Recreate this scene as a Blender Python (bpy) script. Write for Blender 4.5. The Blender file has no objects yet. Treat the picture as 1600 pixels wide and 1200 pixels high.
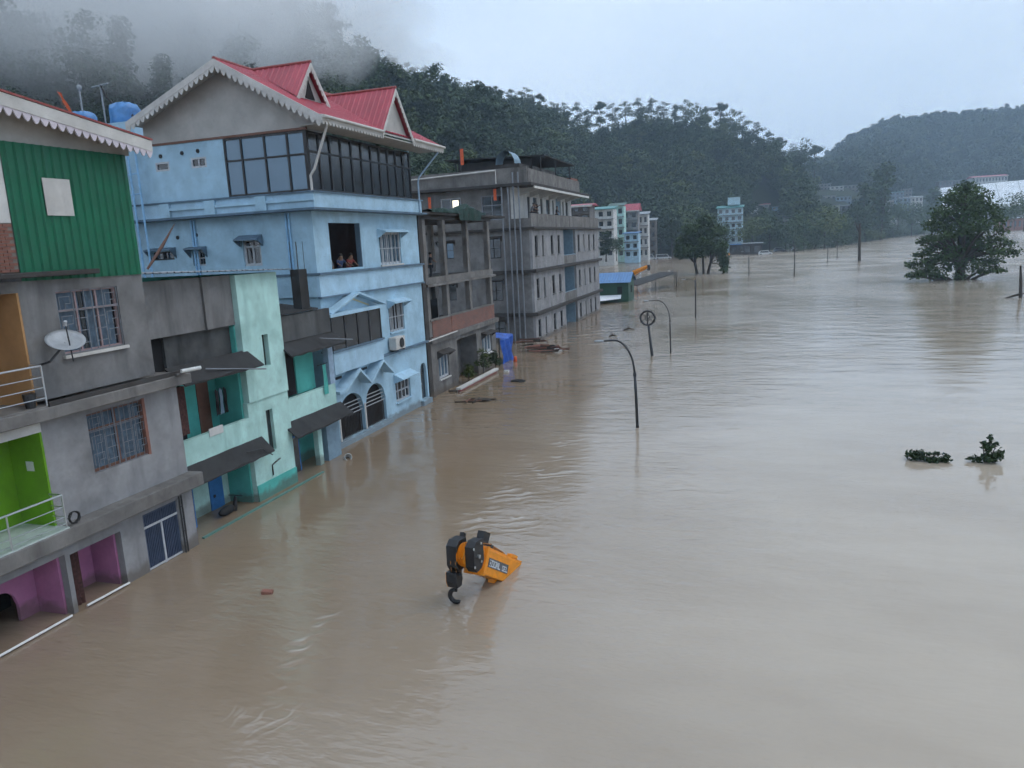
import bpy, math, random
import numpy as np
from mathutils import Vector, Matrix
R = math.radians
scene = bpy.context.scene
C = scene.collection

# ---------------------------------------------------------------- camera
CAM_H = 9.0
YAW, PITCH, ROLL, FPX = 0.321304, 0.184, -0.05273, 1174.7
def cam_basis():
    f = Vector((-math.sin(YAW)*math.cos(PITCH), math.cos(YAW)*math.cos(PITCH), -math.sin(PITCH)))
    r0 = Vector((math.cos(YAW), math.sin(YAW), 0.0)); u0 = r0.cross(f)
    r = r0*math.cos(ROLL) + u0*math.sin(ROLL); u = -r0*math.sin(ROLL) + u0*math.cos(ROLL)
    return r, u, f
_r, _u, _f = cam_basis()
cd = bpy.data.cameras.new('camera'); cam = bpy.data.objects.new('camera', cd); C.objects.link(cam)
cam.matrix_world = Matrix(((_r.x, _u.x, -_f.x, 0), (_r.y, _u.y, -_f.y, 0), (_r.z, _u.z, -_f.z, CAM_H), (0, 0, 0, 1)))
cd.sensor_fit = 'HORIZONTAL'; cd.sensor_width = 36.0; cd.lens = FPX/1600*36.0
cd.clip_start = 0.1; cd.clip_end = 20000
scene.camera = cam

# ---------------------------------------------------------------- sky: even overcast, early evening
SUN_EL, SUN_AZ = R(58), R(70)            # azimuth clockwise from +Y
w = bpy.data.worlds.new('World'); scene.world = w; w.use_nodes = True
nt = w.node_tree; nt.nodes.clear()
out = nt.nodes.new('ShaderNodeOutputWorld'); bg = nt.nodes.new('ShaderNodeBackground')
sky = nt.nodes.new('ShaderNodeTexSky'); sky.sky_type = 'NISHITA'; sky.sun_disc = False
sky.sun_elevation = SUN_EL; sky.sun_rotation = SUN_AZ; sky.air_density = 1.6; sky.dust_density = 6.0; sky.ozone_density = 1.5
tc = nt.nodes.new('ShaderNodeTexCoord'); mp = nt.nodes.new('ShaderNodeMapping'); mp.inputs['Scale'].default_value = (1, 1, 2.2)
nz = nt.nodes.new('ShaderNodeTexNoise'); nz.inputs['Scale'].default_value = 2.1; nz.inputs['Detail'].default_value = 2.0; nz.inputs['Roughness'].default_value = 0.45
ramp = nt.nodes.new('ShaderNodeValToRGB')
ramp.color_ramp.elements[0].position = 0.33; ramp.color_ramp.elements[0].color = (4.35, 5.35, 6.7, 1)
ramp.color_ramp.elements[1].position = 0.68; ramp.color_ramp.elements[1].color = (5.5, 6.45, 7.65, 1)
mix = nt.nodes.new('ShaderNodeMix'); mix.data_type = 'RGBA'; mix.inputs['Factor'].default_value = 0.90   # cloud deck over the clear sky
nt.links.new(tc.outputs['Generated'], mp.inputs['Vector']); nt.links.new(mp.outputs[0], nz.inputs['Vector'])
nt.links.new(nz.outputs['Fac'], ramp.inputs['Fac'])
nt.links.new(sky.outputs[0], mix.inputs[6]); nt.links.new(ramp.outputs[0], mix.inputs[7])
nt.links.new(mix.outputs[2], bg.inputs['Color']); bg.inputs['Strength'].default_value = 0.145
nt.links.new(bg.outputs[0], out.inputs['Surface'])

ld = bpy.data.lights.new('sun', 'SUN'); ld.energy = 0.7; ld.angle = R(35); ld.color = (1.0, 0.96, 0.9)
sun = bpy.data.objects.new('sun', ld); C.objects.link(sun)
sd = Vector((math.sin(SUN_AZ)*math.cos(SUN_EL), math.cos(SUN_AZ)*math.cos(SUN_EL), math.sin(SUN_EL)))
sun.rotation_euler = (-sd).to_track_quat('-Z', 'Y').to_euler()

vs = scene.view_settings; vs.view_transform = 'Standard'; vs.look = 'None'; vs.exposure = 0.22; vs.gamma = 1.0; vs.use_curve_mapping = False
cy = scene.cycles; cy.use_denoising = True; cy.volume_bounces = 6; cy.max_bounces = 7; cy.diffuse_bounces = 2; cy.glossy_bounces = 2; cy.transmission_bounces = 2
cy.use_adaptive_sampling = True; cy.adaptive_threshold = 0.05; cy.adaptive_min_samples = 12; cy.use_light_tree = False
w.cycles.sampling_method = 'MANUAL'; w.cycles.sample_map_resolution = 256
cy.volume_step_rate = 2.0; cy.volume_max_steps = 128; cy.transparent_max_bounces = 8; cy.caustics_reflective = False; cy.caustics_refractive = False

# ---------------------------------------------------------------- materials
M = {}
def new_mat(name):
    m = bpy.data.materials.new(name); m.use_nodes = True; t = m.node_tree
    return m, t, t.nodes['Principled BSDF']
def N(t, kind, **kw):
    n = t.nodes.new(kind)
    for k, v in kw.items():
        if k in n.inputs: n.inputs[k].default_value = v
        else: setattr(n, k, v)
    return n
def L(t, a, ao, b, bi): t.links.new(a.outputs[ao], b.inputs[bi])
def mixc(t, fac, a, b, blend='MIX'):
    n = t.nodes.new('ShaderNodeMix'); n.data_type = 'RGBA'; n.blend_type = blend
    for s, v in ((0, fac), (6, a), (7, b)):
        if isinstance(v, (int, float)): n.inputs[s].default_value = v
        elif isinstance(v, tuple): n.inputs[s].default_value = (*v[:3], 1)
        else: t.links.new(v, n.inputs[s])
    return n.outputs[2]
def noise(t, vec, scale, detail=4, rough=0.55, stretch=None, dist=0.0):
    if stretch:
        mp = N(t, 'ShaderNodeMapping'); mp.inputs['Scale'].default_value = stretch; t.links.new(vec, mp.inputs['Vector']); vec = mp.outputs[0]
    n = N(t, 'ShaderNodeTexNoise', Scale=scale, Detail=detail, Roughness=rough, Distortion=dist); t.links.new(vec, n.inputs['Vector'])
    return n.outputs['Fac']
def ramp01(t, v, a, b, inv=False):
    n = N(t, 'ShaderNodeMapRange'); n.inputs['From Min'].default_value = a; n.inputs['From Max'].default_value = b
    if inv: n.inputs['To Min'].default_value = 1; n.inputs['To Max'].default_value = 0
    t.links.new(v, n.inputs['Value']); return n.outputs[0]
def mathn(t, op, a, b=None):
    n = N(t, 'ShaderNodeMath', operation=op)
    for i, v in enumerate((a, b)):
        if v is None: continue
        if isinstance(v, (int, float)): n.inputs[i].default_value = v
        else: t.links.new(v, n.inputs[i])
    return n.outputs[0]
def plaster(name, col, dirt=(0.06, 0.055, 0.05), amount=0.5, rough=0.85, scale=1.0, bump=0.25, lo=0.5, hi=0.75, spec=0.3, tide=False):
    """painted or bare render with blotches, rain streaks and fine relief"""
    m, t, b = new_mat(name); g = N(t, 'ShaderNodeNewGeometry'); P = g.outputs['Position']
    c = mixc(t, ramp01(t, noise(t, P, 1.3*scale, 5), 0.3, 0.7), tuple(x*0.82 for x in col), tuple(min(1, x*1.1) for x in col))
    c = mixc(t, mathn(t, 'MULTIPLY', ramp01(t, noise(t, P, 7*scale, 6, 0.7), 0.35, 0.8), 0.35), c, tuple(x*0.6 for x in col))
    streak = ramp01(t, noise(t, P, 1.0*scale, 4, 0.6, (1.2, 1.2, 0.2)), lo+0.04, hi+0.08)
    blot = ramp01(t, noise(t, P, 0.7*scale, 6, 0.65), lo, hi+0.1)
    f = mathn(t, 'MULTIPLY', mathn(t, 'MAXIMUM', streak, blot), amount)
    c = mixc(t, f, c, dirt)
    if tide:
        sz = N(t, 'ShaderNodeSeparateXYZ'); t.links.new(P, sz.inputs[0])
        lv = mathn(t, 'ADD', sz.outputs[2], mathn(t, 'MULTIPLY', noise(t, P, 1.7, 4, 0.65), -0.75))
        c = mixc(t, mathn(t, 'MULTIPLY', ramp01(t, lv, -0.16, 0.06, True), 0.62), c, (0.115, 0.092, 0.07))
    t.links.new(c, b.inputs['Base Color'])
    b.inputs['Roughness'].default_value = rough; b.inputs['Specular IOR Level'].default_value = spec
    bp = N(t, 'ShaderNodeBump', Strength=bump, Distance=0.02); t.links.new(noise(t, P, 22, 5, 0.7), bp.inputs['Height']); L(t, bp, 0, b, 'Normal')
    M[name] = m; return m
def plain(name, col, rough=0.5, metal=0.0, var=0.15, scale=5.0, spec=0.5, emit=None):
    m, t, b = new_mat(name); g = N(t, 'ShaderNodeTexCoord')
    c = mixc(t, ramp01(t, noise(t, g.outputs['Object'], scale, 4), 0.3, 0.7), tuple(x*(1-var) for x in col), tuple(min(1, x*(1+var)) for x in col))
    t.links.new(c, b.inputs['Base Color']); b.inputs['Roughness'].default_value = rough; b.inputs['Metallic'].default_value = metal
    b.inputs['Specular IOR Level'].default_value = spec
    if emit: b.inputs['Emission Color'].default_value = (*emit[0], 1); b.inputs['Emission Strength'].default_value = emit[1]
    M[name] = m; return m
def glass_mat(name, col, rough=0.05):
    m, t, b = new_mat(name); b.inputs['Base Color'].default_value = (*col, 1); b.inputs['Roughness'].default_value = rough
    b.inputs['Specular IOR Level'].default_value = 0.8; b.inputs['IOR'].default_value = 1.6
    g = N(t, 'ShaderNodeNewGeometry'); bp = N(t, 'ShaderNodeBump', Strength=0.04, Distance=0.1)
    t.links.new(noise(t, g.outputs['Position'], 0.9, 2), bp.inputs['Height']); L(t, bp, 0, b, 'Normal')
    M[name] = m; return m

# ---------------------------------------------------------------- mesh helpers
class G:
    """collects geometry in world coordinates"""
    def __init__(s): s.v = []; s.f = []
    def add(s, vs, fs):
        o = len(s.v); s.v += [tuple(p) for p in vs]; s.f += [tuple(i+o for i in f) for f in fs]; return s
    def box(s, x0, x1, y0, y1, z0, z1):
        if x0 > x1: x0, x1 = x1, x0
        if y0 > y1: y0, y1 = y1, y0
        if z0 > z1: z0, z1 = z1, z0
        return s.add([(x0,y0,z0),(x1,y0,z0),(x1,y1,z0),(x0,y1,z0),(x0,y0,z1),(x1,y0,z1),(x1,y1,z1),(x0,y1,z1)],
                     [(0,3,2,1),(4,5,6,7),(0,1,5,4),(1,2,6,5),(2,3,7,6),(3,0,4,7)])
    def hexa(s, p):   # eight corners, bottom ring then top ring
        return s.add(p, [(0,3,2,1),(4,5,6,7),(0,1,5,4),(1,2,6,5),(2,3,7,6),(3,0,4,7)])
    def slab(s, quad, d):
        """a flat quad thickened by vector d"""
        q = [Vector(p) for p in quad]; return s.hexa([p for p in q] + [p+Vector(d) for p in q])
    def prism(s, poly, d):
        q = [Vector(p) for p in poly]; n = len(q); d = Vector(d)
        return s.add(q + [p+d for p in q], [tuple(range(n-1, -1, -1)), tuple(range(n, 2*n))] + [(i, (i+1) % n, n+(i+1) % n, n+i) for i in range(n)])
    def tube(s, pts, r, n=8, cap=True):
        pts = [Vector(p) for p in pts]; rs = r if isinstance(r, (list, tuple)) else [r]*len(pts)
        o = len(s.v); prev = None
        for i, p in enumerate(pts):
            d = (pts[min(i+1, len(pts)-1)] - pts[max(i-1, 0)]).normalized()
            if prev is None:
                a = d.orthogonal().normalized()
            else:
                a = (prev - d*prev.dot(d)); a = a.normalized() if a.length > 1e-6 else d.orthogonal().normalized()
            prev = a; b = d.cross(a)
            for k in range(n):
                q = p + (a*math.cos(2*math.pi*k/n) + b*math.sin(2*math.pi*k/n))*rs[i]; s.v.append(tuple(q))
        for i in range(len(pts)-1):
            for k in range(n):
                s.f.append((o+i*n+k, o+i*n+(k+1) % n, o+(i+1)*n+(k+1) % n, o+(i+1)*n+k))
        if cap:
            s.f.append(tuple(o+k for k in range(n-1, -1, -1))); s.f.append(tuple(o+(len(pts)-1)*n+k for k in range(n)))
        return s
    def lathe(s, c, axis, prof, n=16):
        """profile [(distance along axis, radius)]"""
        ax = Vector(axis).normalized(); a = ax.orthogonal().normalized(); b = ax.cross(a); o = len(s.v); c = Vector(c)
        for h, r in prof:
            for k in range(n):
                s.v.append(tuple(c + ax*h + (a*math.cos(2*math.pi*k/n)+b*math.sin(2*math.pi*k/n))*max(r, 1e-4)))
        for i in range(len(prof)-1):
            for k in range(n): s.f.append((o+i*n+k, o+i*n+(k+1) % n, o+(i+1)*n+(k+1) % n, o+(i+1)*n+k))
        s.f.append(tuple(o+k for k in range(n-1, -1, -1))); s.f.append(tuple(o+(len(prof)-1)*n+k for k in range(n)))
        return s
    def ellipsoid(s, c, r, nu=12, nv=8, jit=0.0, rnd=None):
        o = len(s.v)
        for j in range(nv+1):
            th = math.pi*j/nv
            for i in range(nu):
                ph = 2*math.pi*i/nu; k = 1 + (rnd.uniform(-jit, jit) if rnd else 0)
                s.v.append((c[0]+r[0]*math.sin(th)*math.cos(ph)*k, c[1]+r[1]*math.sin(th)*math.sin(ph)*k, c[2]+r[2]*math.cos(th)*k))
        for j in range(nv):
            for i in range(nu): s.f.append((o+j*nu+i, o+(j+1)*nu+i, o+(j+1)*nu+(i+1) % nu, o+j*nu+(i+1) % nu))
        return s
    def wall(s, axis, pos, th, a0, a1, z0, z1, holes=()):
        """wall with openings. axis 'x': faces +X at x=pos (runs along Y); axis '-y': faces -Y at y=pos (runs along X). th: thickness inward"""
        def P(a, z, d): return (pos-d, a, z) if axis == 'x' else ((a, pos+d, z) if axis == '-y' else (a, pos-d, z))
        As = sorted({a0, a1, *[min(max(h[i], a0), a1) for h in holes for i in (0, 1)]})
        Zs = sorted({z0, z1, *[min(max(h[i], z0), z1) for h in holes for i in (2, 3)]})
        def solid(i, j):
            if i < 0 or j < 0 or i >= len(As)-1 or j >= len(Zs)-1: return False
            ca = (As[i]+As[i+1])/2; cz = (Zs[j]+Zs[j+1])/2
            return not any(h[0] < ca < h[1] and h[2] < cz < h[3] for h in holes)
        idx = {}
        def vid(i, j, k):
            key = (i, j, k)
            if key not in idx: idx[key] = len(s.v); s.v.append(P(As[i], Zs[j], th if k else 0.0))
            return idx[key]
        for i in range(len(As)-1):
            for j in range(len(Zs)-1):
                if not solid(i, j): continue
                q0 = [vid(i, j, 0), vid(i+1, j, 0), vid(i+1, j+1, 0), vid(i, j+1, 0)]
                q1 = [vid(i, j, 1), vid(i+1, j, 1), vid(i+1, j+1, 1), vid(i, j+1, 1)]
                s.f.append(tuple(q0)); s.f.append(tuple(reversed(q1)))
                for (di, dj, a, b) in ((-1, 0, 3, 0), (1, 0, 1, 2), (0, -1, 0, 1), (0, 1, 2, 3)):
                    if not solid(i+di, j+dj): s.f.append((q0[b], q0[a], q1[a], q1[b]))
        return s
    def mesh(s, name, mat, off=(0, 0, 0), smooth=False):
        me = bpy.data.meshes.new(name); ox, oy, oz = off
        me.from_pydata([(x-ox, y-oy, z-oz) for x, y, z in s.v], [], s.f); me.update()
        if mat is not None: me.materials.append(M[mat] if isinstance(mat, str) else mat)
        if smooth: me.shade_smooth()
        return me
    def build(s, name, mat, parent=None, loc=None, smooth=False, bevel=0.0):
        off = parent['_o'] if parent is not None and '_o' in parent else (loc or (0, 0, 0))
        off = tuple(off)
        o = bpy.data.objects.new(name, s.mesh(name, mat, off, smooth)); C.objects.link(o)
        if parent is not None:
            o.parent = parent; o['_o'] = off
        else:
            o.location = off; o['_o'] = off
        if bevel:
            md = o.modifiers.new('bevel', 'BEVEL'); md.width = bevel; md.segments = 2; md.limit_method = 'ANGLE'
        return o
def tag(o, label=None, cat=None, group=None, kind=None):
    if label: o['label'] = label
    if cat: o['category'] = cat
    if group: o['group'] = group
    if kind: o['kind'] = kind
    return o
def thing(name, loc, label, cat, group=None):
    o = bpy.data.objects.new(name, None); C.objects.link(o); o.location = loc; o['_o'] = tuple(loc); o.empty_display_size = 0.3
    return tag(o, label, cat, group)
def copy_tree(o, parent=None):
    c = o.copy(); C.objects.link(c)
    if parent is not None: c.parent = parent
    for ch in list(o.children): copy_tree(ch, c)
    return c
def box(name, mat, parent, *b, bevel=0.0): return G().box(*b).build(name, mat, parent, bevel=bevel)
def place(mat4, obj): obj.matrix_world = mat4

# raw numpy quad mesh (foliage)
def quad_mesh(name, quads, mats, mat_idx=None):
    """quads: (n,4,3) array"""
    n = len(quads); me = bpy.data.meshes.new(name)
    me.vertices.add(n*4); me.vertices.foreach_set('co', np.asarray(quads, dtype=np.float32).reshape(-1))
    me.loops.add(n*4); me.loops.foreach_set('vertex_index', np.arange(n*4, dtype=np.int32))
    me.polygons.add(n); me.polygons.foreach_set('loop_start', np.arange(0, n*4, 4, dtype=np.int32))
    if mat_idx is not None: me.polygons.foreach_set('material_index', np.asarray(mat_idx, dtype=np.int32))
    me.update(calc_edges=True)
    for m in mats: me.materials.append(M[m])
    return me
# ================================================================ far bank: trees
RIDGE = [(-206.0, 331.1, 107.2, 13.3), (-200.2, 340.5, 103.4, 13.0), (-191.8, 351.0, 97.1, 15.4), (-186.5, 365.1, 95.2, 15.6), (-183.4, 377.8, 91.8, 17.3), (-179.5, 390.7, 88.6, 18.4), (-174.9, 403.7, 87.5, 19.5), (-170.6, 413.1, 85.1, 18.5), (-164.2, 421.1, 84.2, 19.5), (-160.3, 431.2, 83.1, 16.7), (-154.6, 439.6, 82.3, 13.0), (-148.2, 450.2, 82.4, 11.0), (-143.5, 458.1, 82.9, 17.7), (-137.0, 466.3, 82.7, 20.2), (-129.9, 474.5, 82.3, 17.8), (-125.0, 482.1, 80.1, 15.7), (-119.4, 492.7, 76.6, 19.5), (-112.1, 499.6, 77.5, 19.6), (-107.3, 506.8, 77.5, 15.5), (-100.7, 516.3, 77.6, 20.9), (-93.7, 524.7, 77.5, 20.7), (-86.4, 533.0, 79.1, 20.5), (-78.6, 539.3, 80.0, 22.3), (-70.7, 545.4, 80.8, 21.6), (-63.8, 553.3, 80.3, 20.1), (-56.2, 560.2, 78.7, 20.3), (-49.3, 565.9, 77.0, 25.5), (-42.8, 572.4, 76.3, 24.0), (-36.1, 578.9, 74.6, 23.4), (-27.2, 586.4, 72.9, 27.9), (-18.5, 593.7, 70.2, 26.4), (-11.9, 599.9, 67.5, 24.9), (-2.1, 610.0, 64.0, 24.3), (6.2, 620.0, 60.5, 21.9), (14.7, 631.8, 57.1, 21.3), (24.2, 639.5, 54.1, 20.5), (34.1, 649.1, 48.2, 30.4), (41.0, 654.7, 43.2, 29.6)]
BANK = [
    ((-33.6, 316.2, 0.2, 20.4), 'round', 1.0, 'dark tree behind the left town quay, left of the bushy water tree'),
    ((-38.2, 317.7, 0.1, 15.0), 'round', 0.9, 'small round tree beside the parked white vans'),
    ((-40.6, 211.1, 3.4, 7.6), 'column', 1.6, 'narrow dark tree just right of the apartment block end'),
    ((-41.3, 231.3, 2.8, 6.3), 'round', 1.1, 'low dark tree below the teal roofed block'),
    ((-27.7, 343.9, 0.8, 21.4), 'round', 1.1, 'large pale green tree rising behind the bushy water tree'),
    ((-19.5, 344.4, 0.4, 16.4), 'round', 1.0, 'dark tree touching the left side of the pale blue tower block'),
    ((-30.1, 328.6, 0.2, 15.9), 'round', 1.0, 'round dark tree low behind the bushy water tree'),
    ((-13.8, 335.7, 0.3, 11.7), 'round', 0.8, 'small tree in front of the pale blue tower block'),
    ((-2.4, 334.0, 0.7, 14.4), 'round', 1.2, 'dark tree immediately right of the pale blue tower block'),
    ((4.5, 338.0, 0.2, 16.0), 'round', 1.1, 'tall round tree above the dark sheds on the far bank'),
    ((10.9, 339.8, -0.1, 12.6), 'round', 1.1, 'dark tree left of the two parked cars on the far bank'),
    ((18.5, 351.5, -0.2, 17.0), 'round', 1.1, 'broad tree on the far bank under the grey hillside flats'),
    ((27.4, 361.0, -0.2, 18.4), 'round', 1.2, 'wide dark tree in the middle of the far treeline'),
    ((36.5, 386.3, -0.1, 15.5), 'round', 1.0, 'rounded tree left of the tall slender tree on the bank'),
    ((46.5, 417.4, 0.1, 18.5), 'round', 1.1, 'tree leaning against the left of the tall slender tree'),
    ((68.2, 495.3, 1.1, 40.2), 'column', 1.1, 'tallest slender tree of the far bank, standing above the houses'),
    ((56.5, 466.6, 0.2, 30.2), 'column', 1.2, 'second tallest tree on the far bank, left of the tallest'),
    ((87.6, 563.2, -0.1, 22.0), 'round', 1.1, 'dark tree right of the tallest slender tree'),
    ((100.7, 591.5, -0.1, 23.0), 'round', 1.1, 'round tree on the far bank below the pale hillside houses'),
    ((115.6, 629.5, 0.3, 20.3), 'round', 1.1, 'tree on the far bank left of the dark conical tree'),
    ((122.3, 638.4, 0.3, 32.0), 'column', 1.3, 'dark conical tree at the left end of the white shed roof'),
    ((14.1, 337.7, 0.1, 9.4), 'bush', 1.6, 'low bush at the waterline behind the parked cars'),
    ((22.8, 355.3, 0.1, 10.1), 'bush', 1.8, 'wide low bush at the waterline under the treeline'),
    ((32.4, 370.6, -0.2, 9.9), 'bush', 1.7, 'dark waterline bush with thin posts before it'),
    ((43.1, 407.7, 0.1, 9.2), 'bush', 1.8, 'waterline bush left of the thick bare trunk'),
    ((59.7, 466.2, 0.4, 8.4), 'bush', 2.2, 'waterline bush right of the thick bare trunk'),
    ((83.4, 553.8, 0.2, 10.3), 'bush', 2.4, 'long low bush on the far bank below the tallest tree'),
    ((106.5, 610.8, -0.1, 9.9), 'bush', 2.6, 'long low bush left of the pale waterside wall'),
    ((124.4, 546.0, 5.7, 27.4), 'round', 0.8, 'dark round treetop in front of the white shed roof'),
    ((103.8, 365.5, 4.0, 15.4), 'round', 1.2, 'tree cut by the right picture edge beside the white shed'),
    ((141.9, 541.7, 3.1, 14.6), 'round', 1.0, 'tree before the grey wall of the white shed'),
    ((146.9, 535.2, 2.8, 12.9), 'round', 0.9, 'tree near the small pavilion right of the white shed')]
TOWN = [
    ((-32.9, 146.4, 12.6, 3.6, 3.4), 'grey_render', 'red_sheet', 'gable', 2, 'red roofed house right behind the apartment block roof'),
    ((-50.8, 257.0, 2.5, 8.5, 17.5), 'whitewash', 'teal_sheet', 'flat', 5, 'pale block with teal sheet canopy roof right of the apartment block'),
    ((-49.6, 280.6, 1.6, 5.2, 20.3), 'pale_turquoise', 'dark_green_sheet', 'flat', 5, 'turquoise block with dark green roof in the left town'),
    ((-46.1, 288.3, 1.2, 6.2, 20.3), 'grey_render_pale', 'red_sheet', 'gable', 5, 'grey block with red gable roof in the left town'),
    ((-42.2, 266.7, 1.8, 4.9, 9.2), 'sky_blue', 'blue_sheet', 'flat', 3, 'deep blue three-storey front below the red gable roof'),
    ((-42.4, 297.0, 0.8, 3.7, 17.9), 'whitewash', 'grey_sheet', 'flat', 4, 'narrow white building left of the quay trees'),
    ((-40.7, 307.3, 0.3, 3.5, 16.0), 'grey_concrete', 'grey_sheet', 'flat', 4, 'grey concrete building behind the white vans'),
    ((-12.0, 349.8, 1.0, 10.6, 19.8), 'pale_blue_wall', 'teal_sheet', 'stair', 6, 'pale blue stepped tower block among the bank trees'),
    ((-8.0, 321.9, -0.0, 6.5, 4.3), 'dark_concrete', 'tarp_blue', 'flat', 1, 'dark shed with a blue tarpaulin on the far bank'),
    ((-2.4, 312.0, -0.3, 7.1, 4.9), 'dark_concrete', 'grey_sheet', 'flat', 1, 'long dark shed with grey sheet roof on the far bank'),
    ((-3.7, 455.0, 17.3, 6.2, 5.6), 'whitewash', 'grey_sheet', 'flat', 2, 'small white house above the sheds on the far bank'),
    ((2.5, 470.0, 19.3, 6.3, 5.1), 'gable_grey', 'red_sheet', 'gable', 2, 'small beige house with red roof above the bank trees'),
    ((9.9, 469.9, 17.4, 5.6, 5.0), 'sky_blue', 'grey_sheet', 'flat', 2, 'small blue house among the far bank trees'),
    ((15.2, 429.7, 11.1, 5.7, 4.6), 'whitewash', 'grey_sheet', 'flat', 2, 'white house showing between dark trees on the far bank'),
    ((50.0, 698.2, 36.7, 13.9, 8.4), 'grey_render_pale', 'grey_sheet', 'flat', 3, 'topmost grey flats at the left of the hillside town'),
    ((60.7, 687.3, 33.9, 10.2, 8.2), 'whitewash', 'grey_sheet', 'flat', 3, 'white hillside flats with balcony bands'),
    ((74.6, 716.1, 33.1, 12.0, 10.6), 'grey_render_pale', 'grey_sheet', 'flat', 3, 'pale grey hillside block right of the white flats'),
    ((51.6, 647.9, 26.1, 10.1, 7.3), 'gable_grey', 'grey_sheet', 'flat', 2, 'cream hillside house below the grey flats'),
    ((61.2, 637.1, 24.2, 10.7, 7.6), 'dull_blue_wall', 'grey_sheet', 'flat', 2, 'dull blue hillside house below the white flats'),
    ((37.1, 598.9, 21.9, 10.3, 7.2), 'gable_grey', 'grey_sheet', 'flat', 2, 'cream house at the left foot of the hillside town'),
    ((49.1, 588.0, 18.2, 10.0, 6.2), 'whitewash', 'grey_sheet', 'flat', 1, 'low white row at the foot of the hillside town'),
    ((59.2, 597.1, 16.9, 6.7, 7.1), 'grey_render', 'grey_sheet', 'flat', 2, 'grey house at the right foot of the hillside town'),
    ((98.0, 683.0, 18.2, 9.2, 9.6), 'gable_grey', 'grey_sheet', 'flat', 2, 'cream house right of the tallest tree'),
    ((118.7, 770.9, 26.8, 10.3, 10.7), 'dull_blue_wall', 'teal_sheet', 'flat', 3, 'bluish hillside house with teal roof'),
    ((120.2, 740.3, 19.2, 9.9, 11.9), 'dull_blue_wall', 'grey_sheet', 'flat', 3, 'blue grey hillside house below the teal roof'),
    ((125.6, 719.1, 16.2, 8.5, 14.7), 'whitewash', 'grey_sheet', 'flat', 3, 'cream white tall house left of the conical tree'),
    ((95.7, 642.9, 6.0, 7.8, 9.5), 'whitewash', 'grey_sheet', 'flat', 2, 'small white waterside house in the far trees'),
    ((132.3, 809.3, 33.0, 9.1, 8.2), 'grey_render_pale', 'grey_sheet', 'flat', 2, 'highest pale house above the teal roof house'),
    ((179.4, 861.5, 36.9, 20.3, 11.7), 'grey_render', 'grey_sheet', 'flat', 2, 'long grey roofed hall above the white shed'),
    ((216.2, 873.6, 37.4, 30.1, 14.1), 'whitewash', 'red_sheet', 'gable', 2, 'long hall with pinkish red roof above the white shed'),
    ((168.5, 617.4, 0.1, 16.5, 8.8), 'brick_clay', 'grey_sheet', 'flat', 1, 'low brown pavilion on the bank below the white shed')]
# ================================================================ land, water, air
def az_r(theta_deg, r): 
    a = R(theta_deg); return -math.sin(a)*r, math.cos(a)*r      # angle to the left of the street direction
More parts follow.
